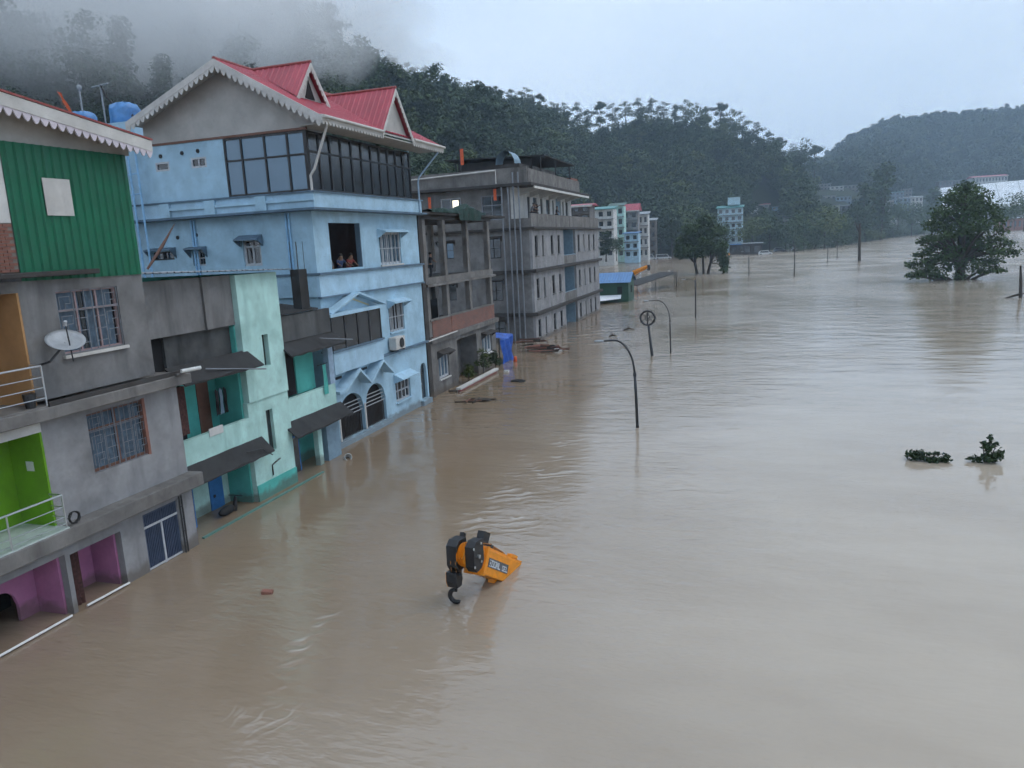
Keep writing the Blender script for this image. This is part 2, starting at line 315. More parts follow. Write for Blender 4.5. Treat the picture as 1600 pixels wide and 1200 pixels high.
# ---- flood water
def water_material():
    m, t, b = new_mat('muddy_water'); g = N(t, 'ShaderNodeNewGeometry'); P = g.outputs['Position']
    def n2(scale, detail, rough=0.55, stretch=None, dist=0.0):
        f = noise(t, P, scale, detail, rough, stretch, dist); f.node.noise_dimensions = '2D'; return f
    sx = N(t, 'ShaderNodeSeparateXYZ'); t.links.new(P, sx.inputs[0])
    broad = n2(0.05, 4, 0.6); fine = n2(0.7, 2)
    silt_and_reflection = ramp01(t, mathn(t, 'ADD', mathn(t, 'SUBTRACT', sx.outputs[0], mathn(t, 'MULTIPLY', sx.outputs[1], -0.03)), mathn(t, 'MULTIPLY', mathn(t, 'SUBTRACT', broad, 0.5), 9.0)), -10.5, 1.0)   # silt tint with dark hill and pale sky reflection painted in
    c = mixc(t, silt_and_reflection, (0.245, 0.178, 0.118), (0.420, 0.355, 0.280))
    c = mixc(t, mathn(t, 'MULTIPLY', ramp01(t, broad, 0.35, 0.68), 0.4), c, (0.335, 0.285, 0.23))
    c = mixc(t, mathn(t, 'MULTIPLY', ramp01(t, n2(0.22, 3, 0.6, (0.45, 1, 1)), 0.35, 0.7), 0.35), c, (0.235, 0.18, 0.126))
    t.links.new(c, b.inputs['Base Color'])
    b.inputs['IOR'].default_value = 1.36; b.inputs['Specular IOR Level'].default_value = 0.9
    calm = ramp01(t, broad, 0.40, 0.60)
    t.links.new(mathn(t, 'ADD', mathn(t, 'ADD', mathn(t, 'MULTIPLY', calm, 0.06), 0.04), mathn(t, 'MULTIPLY', ramp01(t, sx.outputs[1], 40, 190), 0.13)), b.inputs['Roughness'])   # open reach: wind-roughened
    # relief: long swell, wind ripples that come and go
    swell = n2(0.55, 1.5, 0.5, (0.55, 1.0, 1)); rip = n2(2.2, 3.0, 0.62, (0.36, 1.0, 1))
    h = mathn(t, 'ADD', mathn(t, 'MULTIPLY', swell, 0.20), mathn(t, 'MULTIPLY', mathn(t, 'MULTIPLY', rip, mathn(t, 'ADD', mathn(t, 'MULTIPLY', calm, 0.75), 0.35)), 0.19))
    # current lines: trains of short crests along the shear between slack water and the stream
    wob = mathn(t, 'MULTIPLY', mathn(t, 'SUBTRACT', swell, 0.5), 1.6); gate = ramp01(t, fine, 0.38, 0.6); phase = mathn(t, 'MULTIPLY', fine, 1.3)
    foam = None
    for (x0, y0, ang, half, ya, yb, wl, amp) in ((-8.2, 25.0, 0.0, 1.7, 19.5, 36.0, 0.62, 0.060), (-10.2, 14.2, 14.0, 0.40, 9.5, 17.5, 0.55, 0.13),
                                                 (-9.0, 11.2, 35.0, 1.2, 9.0, 13.5, 0.34, 0.035), (-15.5, 100.0, 0.0, 5.0, 62.0, 150.0, 2.6, 0.24)):
        ca, sa = math.cos(R(ang)), math.sin(R(ang))
        dx = mathn(t, 'SUBTRACT', sx.outputs[0], x0); dy = mathn(t, 'SUBTRACT', sx.outputs[1], y0)
        u = mathn(t, 'ADD', mathn(t, 'ADD', mathn(t, 'MULTIPLY', dx, ca), mathn(t, 'MULTIPLY', dy, sa)), wob)
        v = mathn(t, 'SUBTRACT', mathn(t, 'MULTIPLY', dy, ca), mathn(t, 'MULTIPLY', dx, sa))
        across = ramp01(t, mathn(t, 'ABSOLUTE', u), 0.25*half, half, True)
        along = mathn(t, 'MULTIPLY', ramp01(t, v, ya-y0, ya-y0+2.5), ramp01(t, v, yb-y0-4, yb-y0, True))
        s = mathn(t, 'SINE', mathn(t, 'MULTIPLY', mathn(t, 'ADD', mathn(t, 'ADD', v, mathn(t, 'MULTIPLY', u, -0.55)), phase), 2*math.pi/wl))
        h = mathn(t, 'ADD', h, mathn(t, 'MULTIPLY', mathn(t, 'MULTIPLY', mathn(t, 'MULTIPLY', across, along), mathn(t, 'MULTIPLY', s, gate)), amp*0.5))
        crest = mathn(t, 'MULTIPLY', mathn(t, 'MULTIPLY', ramp01(t, s, 0.55, 1.0), ramp01(t, fine, 0.50, 0.62)), mathn(t, 'MULTIPLY', across, along))
        foam = crest if foam is None else mathn(t, 'MAXIMUM', foam, crest)
    c = mixc(t, mathn(t, 'MULTIPLY', foam, 0.55), c, (0.58, 0.55, 0.50)); t.links.new(c, b.inputs['Base Color'])   # paler colour on the crests
    # rings round the things the stream runs past
    for (x0, y0, rr, wl, amp) in ((-6.7, 18.9, 1.7, 0.26, 0.016), (-5.46, 35.25, 1.6, 0.34, 0.014), (7.3, 31.2, 2.6, 0.30, 0.010)):
        dx = mathn(t, 'SUBTRACT', sx.outputs[0], x0); dy = mathn(t, 'SUBTRACT', sx.outputs[1], y0)
        d = mathn(t, 'SQRT', mathn(t, 'ADD', mathn(t, 'MULTIPLY', dx, dx), mathn(t, 'MULTIPLY', dy, dy)))
        s = mathn(t, 'SINE', mathn(t, 'MULTIPLY', mathn(t, 'ADD', d, mathn(t, 'MULTIPLY', fine, 0.35)), 2*math.pi/wl))
        h = mathn(t, 'ADD', h, mathn(t, 'MULTIPLY', mathn(t, 'MULTIPLY', s, ramp01(t, d, 0.15, rr, True)), amp*0.5))
    bp = N(t, 'ShaderNodeBump', Strength=0.55, Distance=0.35); t.links.new(h, bp.inputs['Height']); L(t, bp, 0, b, 'Normal')
    M['muddy_water'] = m
water_material()
gw = G(); 
xs = [-2600, -800, -200, -60, 0, 60, 200, 800, 2600]; ys = [-900, -200, -40, 0, 40, 120, 300, 900, 2700]
for i in range(8):
    for j in range(8): gw.add([(xs[i], ys[j], 0), (xs[i+1], ys[j], 0), (xs[i+1], ys[j+1], 0), (xs[i], ys[j+1], 0)], [(0, 1, 2, 3)])
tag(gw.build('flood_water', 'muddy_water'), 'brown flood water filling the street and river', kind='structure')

# ---- foliage
def leaf_mat(name, a, b_, rough=0.75, trans=0.15):
    m, t, b = new_mat(name); oi = N(t, 'ShaderNodeObjectInfo'); g = N(t, 'ShaderNodeNewGeometry')
    c = mixc(t, ramp01(t, noise(t, g.outputs['Position'], 0.35, 4, 0.6), 0.35, 0.65), a, b_)
    c = mixc(t, mathn(t, 'MULTIPLY', ramp01(t, oi.outputs['Random'], 0.0, 0.6, True), 0.7), c, tuple(x*0.5 for x in a))
    c = mixc(t, mathn(t, 'MULTIPLY', ramp01(t, oi.outputs['Random'], 0.7, 1.0), 0.6), c, (b_[0]*1.7, b_[1]*1.35, b_[2]*1.0))
    t.links.new(c, b.inputs['Base Color']); b.inputs['Roughness'].default_value = rough; b.inputs['Specular IOR Level'].default_value = 0.2
    M[name] = m
leaf_mat('leaf_forest', (0.036, 0.064, 0.034), (0.068, 0.104, 0.048))
leaf_mat('leaf_far', (0.040, 0.066, 0.045), (0.065, 0.095, 0.058))
leaf_mat('leaf_tree', (0.038, 0.072, 0.026), (0.080, 0.125, 0.040))
leaf_mat('leaf_dark', (0.022, 0.040, 0.020), (0.046, 0.068, 0.028)); leaf_mat('leaf_mid', (0.030, 0.056, 0.026), (0.062, 0.092, 0.036)); leaf_mat('leaf_bank', (0.045, 0.080, 0.040), (0.085, 0.125, 0.055))
plaster('bark', (0.055, 0.045, 0.036), amount=0.4, rough=0.95, scale=2)
def leaf_quads(blobs, n, size, seed, aspect=0.6, shell=0.45, flat=0.5, droop=0.0):
    rng = np.random.default_rng(seed); blobs = np.asarray(blobs, float)
    vol = (blobs[:, 3]*blobs[:, 4]*blobs[:, 5])**(2/3.); k = rng.choice(len(blobs), n, p=vol/vol.sum())
    d = rng.normal(size=(n, 3)); d /= np.linalg.norm(d, axis=1)[:, None]
    r = rng.random(n)**shell*(0.88+0.24*rng.random(n)); B = blobs[k]
    p = B[:, :3] + d*r[:, None]*B[:, 3:6]
    nrm = rng.normal(size=(n, 3)); nrm[:, 2] = np.abs(nrm[:, 2])+flat; nrm += d*0.6; nrm /= np.linalg.norm(nrm, axis=1)[:, None]
    a = np.cross(nrm, rng.normal(size=(n, 3))); a /= np.linalg.norm(a, axis=1)[:, None]; b = np.cross(nrm, a)
    s = size*(0.6+0.8*rng.random(n))[:, None]
    a = a*s; b = b*s*aspect; a[:, 2] -= droop*s[:, 0]
    return np.stack([p-a, p-b*0.9+a*0.1, p+a, p+b+a*0.1], axis=1)
def limbs(g, base, blobs, r0, rnd, n=7, fork=0.45):
    """tapered trunk and limbs that reach the clumps of the crown"""
    base = Vector(base); top = Vector(max(blobs, key=lambda q: q[2])[:3])
    mid = base.lerp(top, fork) + Vector((rnd.uniform(-1, 1), rnd.uniform(-1, 1), 0))*r0*0.8
    g.tube([base - Vector((0, 0, r0*3)), base, base.lerp(mid, 0.5)+Vector((rnd.uniform(-.5, .5)*r0, rnd.uniform(-.5, .5)*r0, 0)), mid, mid.lerp(top, 0.6), top], [r0*1.25, r0*1.1, r0*0.85, r0*0.7, r0*0.4, r0*0.12], 7)
    for q in rnd.sample(list(blobs), min(n, len(blobs))):
        c = Vector(q[:3]); s = base.lerp(top, rnd.uniform(fork*0.55, fork*1.35)); m = s.lerp(c, 0.5) + Vector((0, 0, (c-s).length*0.10))
        g.tube([s, m, c], [r0*0.42, r0*0.28, r0*0.08], 5)
def tree_blobs(kind, h, wd, rnd):
    B = []
    if kind == 'round':
        for i in range(9):
            a = rnd.uniform(0, 6.28); rr = rnd.uniform(0.1, 0.62)*wd/2; z = h*rnd.uniform(0.42, 0.86)
            k = rnd.uniform(0.20, 0.34)*wd; B.append((math.cos(a)*rr, math.sin(a)*rr, z, k, k, k*rnd.uniform(0.6, 0.9)))
        B.append((0, 0, h*0.86, wd*0.24, wd*0.24, h*0.13))
    elif kind == 'umbrella':                     # clear bole, flat layered clumps high up
        for i in range(11):
            a = rnd.uniform(0, 6.28); rr = rnd.uniform(0.15, 0.7)*wd/2; z = h*rnd.uniform(0.42, 0.93)
            k = rnd.uniform(0.17, 0.29)*wd; B.append((math.cos(a)*rr, math.sin(a)*rr, z, k, k, k*rnd.uniform(0.40, 0.6)))
        B.append((0, 0, h*0.93, wd*0.20, wd*0.20, h*0.065))
    elif kind == 'column':
        for i in range(9):
            z = h*(0.28+0.66*i/8); k = wd*0.30*(1-0.45*abs(i/8-0.4)); B.append((rnd.uniform(-.14, .14)*wd, rnd.uniform(-.14, .14)*wd, z, k, k, h*0.09))
    elif kind == 'bush':
        for i in range(8):
            a = rnd.uniform(0, 6.28); rr = rnd.uniform(0.0, 0.65)*wd/2; k = rnd.uniform(0.2, 0.33)*wd
            B.append((math.cos(a)*rr, math.sin(a)*rr, h*rnd.uniform(0.2, 0.75), k, k, h*0.26))
    return B
TV = {}
def tree_meshes(key, kind, h, wd, n, size, seed, leaf, trunk_r=None):
    rnd = random.Random(seed); B = tree_blobs(kind, h, wd, rnd)
    cm = quad_mesh('crown', leaf_quads(B, n, size, seed), [leaf])
    g = G(); limbs(g, (0, 0, 0), B, trunk_r or h*0.017, rnd, 7, 0.5 if kind != 'umbrella' else 0.6); tm = g.mesh('trunk', 'bark', smooth=True)
    TV[key] = (tm, cm)
for i, (kd, h, wd) in enumerate((('umbrella', 24, 13), ('umbrella', 27, 15), ('round', 22, 15), ('umbrella', 21, 11), ('column', 24, 9), ('round', 19, 14))):
    tree_meshes('ridge%d' % i, kd, h, wd, 900, 0.62, 40+i, 'leaf_forest', 0.32)
for i, (kd, h, wd) in enumerate((('round', 12, 11), ('round', 15, 13), ('column', 13, 7), ('bush', 7, 9), ('umbrella', 14, 10))):
    tree_meshes('bank%d' % i, kd, h, wd, 1100, 0.42, 70+i, 'leaf_forest')
def plant_tree(name, key, loc, sc, rz, label, group=None):
    t_ = thing(name, loc, label, 'tree', group); t_.scale = (sc[0], sc[0], sc[1]) if isinstance(sc, tuple) else (sc, sc, sc); t_.rotation_euler[2] = rz
    for nm, me in zip(('trunk', 'crown'), TV[key]):
        o = bpy.data.objects.new(nm, me); C.objects.link(o); o.parent = t_
    return t_

# ---- hills: ridge and foot by bearing
def lerp_tab(tab, x):
    for (a, *va), (b, *vb) in zip(tab, tab[1:]):
        if a <= x <= b:
            k = (x-a)/(b-a); k = k*k*(3-2*k) if False else k
            return [p+(q-p)*k for p, q in zip(va, vb)]
    return tab[0][1:] if x < tab[0][0] else tab[-1][1:]
def hnoise(x, y, seed):
    from mathutils import noise as mn
    return mn.fractal(Vector((x, y, seed*7.3)), 1.0, 2.0, 4)
def px_to(x, y, r):
    """world point at horizontal range r along the sight line of photo pixel x, y (used once to lay out the survey)"""
    d = _f + _r*((x-800)/FPX) + _u*((600-y)/FPX); k = r/math.hypot(d.x, d.y); return Vector((d.x*k, d.y*k, CAM_H+d.z*k))
def survey(rows):
    tab = []
    for (x, y, r) in rows:
        p = px_to(x, y, r); tab.append((math.degrees(math.atan2(-p.x, p.y)), r, p.z))
    return sorted(tab)
ridge1 = survey([(-420, 40, 300), (-150, 38, 310), (0, 40, 330), (200, 40, 350), (400, 60, 375), (520, 95, 395), (640, 150, 430), (700, 166, 450), (760, 180, 470), (830, 184, 490), (890, 205, 510),
                 (960, 206, 535), (1040, 200, 560), (1120, 215, 585), (1180, 236, 610), (1230, 258, 640), (1275, 288, 660), (1300, 335, 670), (1316, 375, 680)])
ridge1 = [r for r in ridge1] + [(80, 300, 150), (130, 300, 140)]
foot1 = [(-7.0, 520), (-4.0, 400), (-1.0, 365), (3.5, 350), (6.5, 340), (10, 350), (13, 335), (15.5, 240), (20, 150), (30, 80), (45, 60), (130, 60)]
def hill1_point(th, s):
    rr, hz = lerp_tab(ridge1, th); fr = lerp_tab(foot1, th)[0]
    r = fr + (rr-fr)*s; x, y = az_r(th, r)
    if s <= 1: z = hz*(0.30*s + 0.70*(s*s*(3-2*s))) - 1.5*(1-s)
    else: z = hz - (s-1)*hz*1.3
    z += hnoise(x/60, y/60, 1)*10*min(1, s*2)*max(0, 1-max(0, s-0.9)*3)*min(1, hz/40)
    return x, y, z
plaster('forest_floor', (0.030, 0.042, 0.024), dirt=(0.02, 0.022, 0.016), rough=1.0, scale=0.1, bump=0.1)
def hill_mesh(name, fn, th0, th1, nth, s1, ns, label):
    g = G()
    for i in range(nth+1):
        for j in range(ns+1):
            g.v.append(fn(th0+(th1-th0)*i/nth, s1*j/ns))
    for i in range(nth):
        for j in range(ns):
            a = i*(ns+1)+j; g.f.append((a, a+ns+1, a+ns+2, a+1))
    o = g.build(name, 'forest_floor', smooth=True); return tag(o, label, kind='structure')
hill_mesh('hill', hill1_point, -8.5, 110, 150, 1.35, 30, 'long wooded hill rising behind the houses')
ridge2 = survey([(1150, 330, 1250), (1240, 290, 1250), (1290, 252, 1250), (1330, 222, 1270), (1390, 196, 1300), (1450, 192, 1320), (1500, 186, 1340), (1560, 182, 1350), (1610, 176, 1350), (1800, 150, 1350), (2300, 120, 1300)])
foot2 = [(-90, 560), (-40, 560), (-22, 620), (-16, 690), (-12, 740), (-9.5, 620), (-7.2, 470), (-5.5, 405), (-3, 372), (0, 360), (6, 600)]
def hill2_point(th, s):
    rr, hz = lerp_tab(ridge2, th); fr = lerp_tab(foot2, th)[0]
    r = fr + (rr-fr)*s; x, y = az_r(th, r)
    terrace = 27*min(1, s/0.40)**0.9
    if s <= 1: z = max(terrace*min(1, hz/60), 0) + (hz-terrace*min(1, hz/60))*(max(0, s-0.22)/0.78)**1.15 - 1.0*(1-s)
    else: z = hz*(1-(s-1)*1.3)
    z += hnoise(x/110, y/110, 5)*16*min(1, s*1.2)*min(1, hz/60)*max(0, 1-max(0, s-0.85)*4)
    return x, y, z
hill_mesh('far_hill', hill2_point, -70, 5, 120, 1.3, 30, 'distant misty wooded hill beyond the far bank')

# ---- closed forest on the hills: nobody could count it
def forest_object(name, pts, scales, keys, seed, label, leaf=None):
    """points carry the trees through geometry nodes"""
    rng = np.random.default_rng(seed); me = bpy.data.meshes.new(name); me.from_pydata([tuple(p) for p in pts], [], [])
    n = len(pts)
    for nm, tp, val in (('sc', 'FLOAT', np.asarray(scales, np.float32)), ('rz', 'FLOAT', (rng.random(n)*6.283).astype(np.float32)), ('vi', 'INT', rng.integers(0, len(keys), n).astype(np.int32))):
        at = me.attributes.new(nm, tp, 'POINT'); at.data.foreach_set('value', val)
    o = bpy.data.objects.new(name, me); C.objects.link(o)
    col = bpy.data.collections.new(name+'_kinds')
    for k_i, k in enumerate(keys):
        ob = bpy.data.objects.new('%02d_%s' % (k_i, k), TV[k][1] if leaf is None else TV[k+leaf][1]); col.objects.link(ob)
    ng = bpy.data.node_groups.new(name, 'GeometryNodeTree')
    ng.interface.new_socket('Geometry', in_out='INPUT', socket_type='NodeSocketGeometry'); ng.interface.new_socket('Geometry', in_out='OUTPUT', socket_type='NodeSocketGeometry')
    gi = ng.nodes.new('NodeGroupInput'); go = ng.nodes.new('NodeGroupOutput'); ip = ng.nodes.new('GeometryNodeInstanceOnPoints')
    ci = ng.nodes.new('GeometryNodeCollectionInfo'); ci.inputs['Collection'].default_value = col; ci.inputs['Separate Children'].default_value = True; ci.inputs['Reset Children'].default_value = True
    def attr(nm, tp):
        a = ng.nodes.new('GeometryNodeInputNamedAttribute'); a.data_type = tp; a.inputs['Name'].default_value = nm; return a.outputs['Attribute']
    cx = ng.nodes.new('ShaderNodeCombineXYZ'); ng.links.new(attr('rz', 'FLOAT'), cx.inputs['Z'])
    ng.links.new(gi.outputs[0], ip.inputs['Points']); ng.links.new(ci.outputs[0], ip.inputs['Instance']); ip.inputs['Pick Instance'].default_value = True
    ng.links.new(attr('vi', 'INT'), ip.inputs['Instance Index']); ng.links.new(cx.outputs[0], ip.inputs['Rotation']); ng.links.new(attr('sc', 'FLOAT'), ip.inputs['Scale'])
    ng.links.new(ip.outputs[0], go.inputs[0])
    md = o.modifiers.new('trees', 'NODES'); md.node_group = ng
    return tag(o, label, kind='stuff')
rnd = random.Random(3)
pts, scl, npts, nscl = [], [], [], []
for i in range(60000):
    th = rnd.uniform(-8, 68); s = rnd.uniform(0.03, 1.12)
    rr = lerp_tab(ridge1, th)[0]; fr = lerp_tab(foot1, th)[0]; r = fr+(rr-fr)*s
    if rnd.random() > r*(rr-fr)/(560*430): continue
    if rnd.random() > 0.36: continue
    x, y, z = hill1_point(th, s); hz = lerp_tab(ridge1, th)[1]; k = rnd.choice((0.45, 0.6, 0.7, 0.8, 0.9, 1.15))*rnd.uniform(0.85, 1.12)
    k *= min(1.0, max(0.24, (1.0-s)*2.2))
    if hz < 45: k *= 0.75
    k *= 0.55 if r < 150 else 1
    if any(abs(x*b[1]/y-b[0]) < b[3]*0.75 and b[1]-110 < y < b[1]+b[3]*1.2 and z+22*k > 9+(b[2]-7)*y/b[1] for (b, *_) in TOWN): continue
    (npts if r < 235 else pts).append((x, y, z-1)); (nscl if r < 235 else scl).append(k)
for i, (kd, h, wd) in enumerate((('umbrella', 23, 14), ('round', 22, 15), ('column', 22, 9), ('round', 18, 14))):
    tree_meshes('near%d' % i, kd, h, wd, 3200, 0.34, 55+i, 'leaf_forest', 0.32)
forest_object('hillside_trees', npts, nscl, ['near%d' % i for i in range(4)], 13, 'dense dark green forest on the slope right behind the houses')
forest_object('hill_forest', pts, scl, ['ridge%d' % i for i in range(6)], 11, 'dense dark green forest covering the near hill')
for i, (kd, h, wd) in enumerate((('round', 17, 16), ('round', 20, 17), ('column', 20, 11), ('umbrella', 19, 15))):
    tree_meshes('far%d' % i, kd, h, wd, 420, 1.15, 90+i, 'leaf_far')
pts, scl = [], []
for i in range(60000):
    th = rnd.uniform(-34, 4); s = rnd.uniform(0.04, 1.08)
    rr = lerp_tab(ridge2, th)[0]; fr = lerp_tab(foot2, th)[0]; r = fr+(rr-fr)*s
    if rnd.random() > r/1400 or rnd.random() > 0.16: continue
    x, y, z = hill2_point(th, s); k = rnd.uniform(0.75, 1.25)*(0.8 if s > 0.9 else 1)*(0.6 if s < 0.3 else 1)
    if any(abs(x*b[1]/y-b[0]) < b[3]*0.62 and b[1]-170 < y < b[1]+b[3] and z+18*k > 9+(b[2]-7)*y/b[1] for (b, *_) in TOWN): continue
    if 130 < x < 236 and y < 800 and z+18*k > 12: continue
    pts.append((x, y, z-2)); scl.append(k)
forest_object('far_forest', pts, scl, ['far%d' % i for i in range(4)], 12, 'hazy blue green forest covering the distant hill')

# ---- air
m = bpy.data.materials.new('haze_air'); m.use_nodes = True; t = m.node_tree; t.nodes.clear()
o_ = t.nodes.new('ShaderNodeOutputMaterial'); pv = t.nodes.new('ShaderNodeVolumePrincipled')
pv.inputs['Color'].default_value = (0.62, 0.81, 1.0, 1); pv.inputs['Density'].default_value = 0.00036; pv.inputs['Anisotropy'].default_value = 0.0
t.links.new(pv.outputs[0], o_.inputs['Volume']); M['haze_air'] = m
tag(G().box(-1500, 1500, -260, 1990, -5.0, 330).build('haze', 'haze_air'), 'thin blue grey haze in the valley air', kind='stuff')

# low cloud lying on the top of the near hill: ragged wisps of even density
m = bpy.data.materials.new('mist_cloud'); m.use_nodes = True; t = m.node_tree; t.nodes.clear()
o_ = t.nodes.new('ShaderNodeOutputMaterial'); pv = t.nodes.new('ShaderNodeVolumePrincipled')
pv.inputs['Color'].default_value = (0.99, 0.995, 1.0, 1); pv.inputs['Density'].default_value = 0.0090
t.links.new(pv.outputs[0], o_.inputs['Volume']); M['mist_cloud'] = m
rm = random.Random(8)
for i, (px, py, r, rx, rz) in enumerate(((40, 30, 270, 66, 24), (170, 50, 265, 62, 20), (290, 25, 290, 70, 24), (330, 85, 250, 46, 11), (410, 40, 320, 60, 20), (520, 80, 370, 50, 13), (445, 100, 290, 34, 8),
                                         (-110, 20, 280, 80, 30), (200, -25, 290, 80, 26), (370, -10, 330, 66, 22), (585, 92, 395, 34, 10), (480, 40, 360, 50, 14), (90, -20, 280, 80, 28), (140, 85, 240, 44, 11), (240, 75, 260, 46, 11), (20, 110, 230, 50, 11), (640, 100, 430, 26, 8))):
    near = 0.62 if px < 400 else (0.74 if px < 480 else 0.9)     # the slope stands closer on the left
    p = px_to(px, py, r*near); rx, rz = rx*near, rz*near; g = G(); g.ellipsoid(p, (rx, rx*0.8, rz), 28, 18)
    g.v = [tuple(Vector(v) + (Vector(v)-p)*hnoise(v[0]/20, v[1]/20+v[2]/12, i+20)*0.42) for v in g.v]
    tag(g.build('mist', 'mist_cloud', smooth=True), 'low grey cloud drifting over the top of the near hill', kind='stuff')
# ================================================================ building kit
plaster('grey_render', (0.225, 0.222, 0.222), dirt=(0.055, 0.053, 0.053), amount=0.8, lo=0.44, hi=0.70, tide=True)
plaster('grey_render_pale', (0.325, 0.325, 0.335), dirt=(0.085, 0.083, 0.085), amount=0.75, lo=0.45, hi=0.72, tide=True)
plaster('grey_concrete', (0.225, 0.215, 0.205), dirt=(0.045, 0.041, 0.04), amount=0.8, lo=0.42, hi=0.66, tide=True)
plaster('dark_concrete', (0.065, 0.060, 0.058), dirt=(0.022, 0.021, 0.021), amount=0.8, tide=True)
plaster('mossy_black', (0.045, 0.045, 0.046), dirt=(0.014, 0.014, 0.015), amount=0.8, scale=1.5)
plaster('mossy_wall', (0.12, 0.122, 0.122), dirt=(0.02, 0.02, 0.022), amount=0.9, scale=0.9, lo=0.42, hi=0.66)
plaster('pale_turquoise', (0.50, 0.76, 0.71), dirt=(0.10, 0.24, 0.22), amount=0.58, lo=0.48, hi=0.75, tide=True)
plaster('turquoise', (0.10, 0.47, 0.42), dirt=(0.05, 0.2, 0.18), amount=0.35, tide=True)
plaster('sky_blue', (0.40, 0.60, 0.74), dirt=(0.13, 0.23, 0.32), amount=0.5, lo=0.52, hi=0.8, tide=True)
plaster('blue_trim', (0.42, 0.62, 0.77), dirt=(0.14, 0.26, 0.36), amount=0.4, tide=True)
plaster('blue_ledge', (0.13, 0.20, 0.27), dirt=(0.05, 0.065, 0.08), amount=0.7)
plaster('gable_grey', (0.46, 0.45, 0.43), dirt=(0.30, 0.29, 0.28), amount=0.35)
plaster('orange_wall', (0.46, 0.26, 0.115), dirt=(0.2, 0.12, 0.06), amount=0.3)
plaster('lime_wall', (0.155, 0.36, 0.018), dirt=(0.07, 0.17, 0.02), amount=0.3)
plaster('pink_wall', (0.50, 0.20, 0.37), dirt=(0.2, 0.09, 0.16), amount=0.35, tide=True)
plaster('pale_tile', (0.52, 0.60, 0.58), dirt=(0.14, 0.16, 0.15), amount=0.55, scale=2.5, rough=0.4, spec=0.5)
plaster('whitewash', (0.66, 0.66, 0.64), dirt=(0.3, 0.3, 0.29), amount=0.35)
plaster('brick_clay', (0.27, 0.125, 0.095), dirt=(0.11, 0.07, 0.06), amount=0.5, scale=3)
plaster('mortar', (0.24, 0.22, 0.20), amount=0.5)
plaster('white_board', (0.60, 0.585, 0.56), dirt=(0.30, 0.29, 0.28), amount=0.35)
plaster('pink_scallop', (0.66, 0.60, 0.66), dirt=(0.36, 0.3, 0.35), amount=0.3)
def sheet(name, col, rough=0.45):
    plaster(name, col, dirt=tuple(x*0.5+0.02 for x in col), amount=0.6, rough=rough, scale=0.8, bump=0.05, spec=0.5)
sheet('green_sheet', (0.004, 0.145, 0.070)); sheet('red_sheet', (0.42, 0.060, 0.085)); sheet('blue_sheet', (0.09, 0.23, 0.47)); sheet('grey_sheet', (0.30, 0.33, 0.36))
plaster('white_sheet', (0.76, 0.79, 0.82), dirt=(0.6, 0.63, 0.66), amount=0.2, scale=0.15, bump=0.0, rough=0.5); sheet('teal_sheet', (0.08, 0.30, 0.30)); sheet('rust_red', (0.30, 0.06, 0.05)); sheet('dark_green_sheet', (0.025, 0.085, 0.055))
plain('white_paint', (0.72, 0.72, 0.71), 0.45); plain('frame_white', (0.46, 0.48, 0.51), 0.5); plain('frame_brown', (0.16, 0.075, 0.05), 0.6)
plain('frame_black', (0.016, 0.016, 0.018), 0.4); plain('frame_pink', (0.36, 0.25, 0.25), 0.6); plain('blue_door', (0.03, 0.16, 0.42), 0.5)
plain('steel', (0.55, 0.56, 0.57), 0.28, 0.9, 0.08); plain('dark_steel', (0.06, 0.062, 0.066), 0.5, 0.6); plain('grey_pipe', (0.30, 0.42, 0.55), 0.5)
plain('blue_pipe', (0.27, 0.50, 0.74), 0.5); plain('brown_curtain', (0.075, 0.032, 0.028), 0.9, 0, 0.5, 14)
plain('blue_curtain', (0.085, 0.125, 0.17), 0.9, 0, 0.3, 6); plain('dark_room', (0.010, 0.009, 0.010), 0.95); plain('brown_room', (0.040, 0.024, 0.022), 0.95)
plain('gate_blue', (0.045, 0.065, 0.115), 0.55); plain('dark_grille', (0.03, 0.024, 0.022), 0.6); plain('plastic_white', (0.62, 0.63, 0.62), 0.4)
plain('black_rubber', (0.014, 0.014, 0.015), 0.7); plain('grille_grey', (0.22, 0.235, 0.26), 0.55, 0.3); plain('tarp_royal', (0.015, 0.085, 0.40), 0.45, 0, 0.35, 2); plain('dish_grey', (0.36, 0.38, 0.40), 0.5); plain('cable', (0.02, 0.02, 0.022), 0.7)
plain('tarp_blue', (0.07, 0.22, 0.48), 0.4, 0, 0.3, 2); plain('orange_red', (0.62, 0.10, 0.03), 0.6); plain('dull_cyan', (0.20, 0.30, 0.38), 0.6)
plain('lamp_off', (0.55, 0.50, 0.30), 0.6); plain('lamp_warm', (0.9, 0.85, 0.7), 0.5, emit=((1.0, 0.93, 0.72), 1.1))
glass_mat('glass_dark', (0.012, 0.016, 0.022)); glass_mat('glass_blue', (0.050, 0.085, 0.125)); M['glass_blue'].node_tree.nodes['Principled BSDF'].inputs['Base Color'].default_value = (0.10, 0.17, 0.24, 1); M['glass_blue'].node_tree.nodes['Principled BSDF'].inputs['Metallic'].default_value = 0.25   # coated reflective glazing
glass_mat('glass_smoke', (0.020, 0.021, 0.024), 0.12)

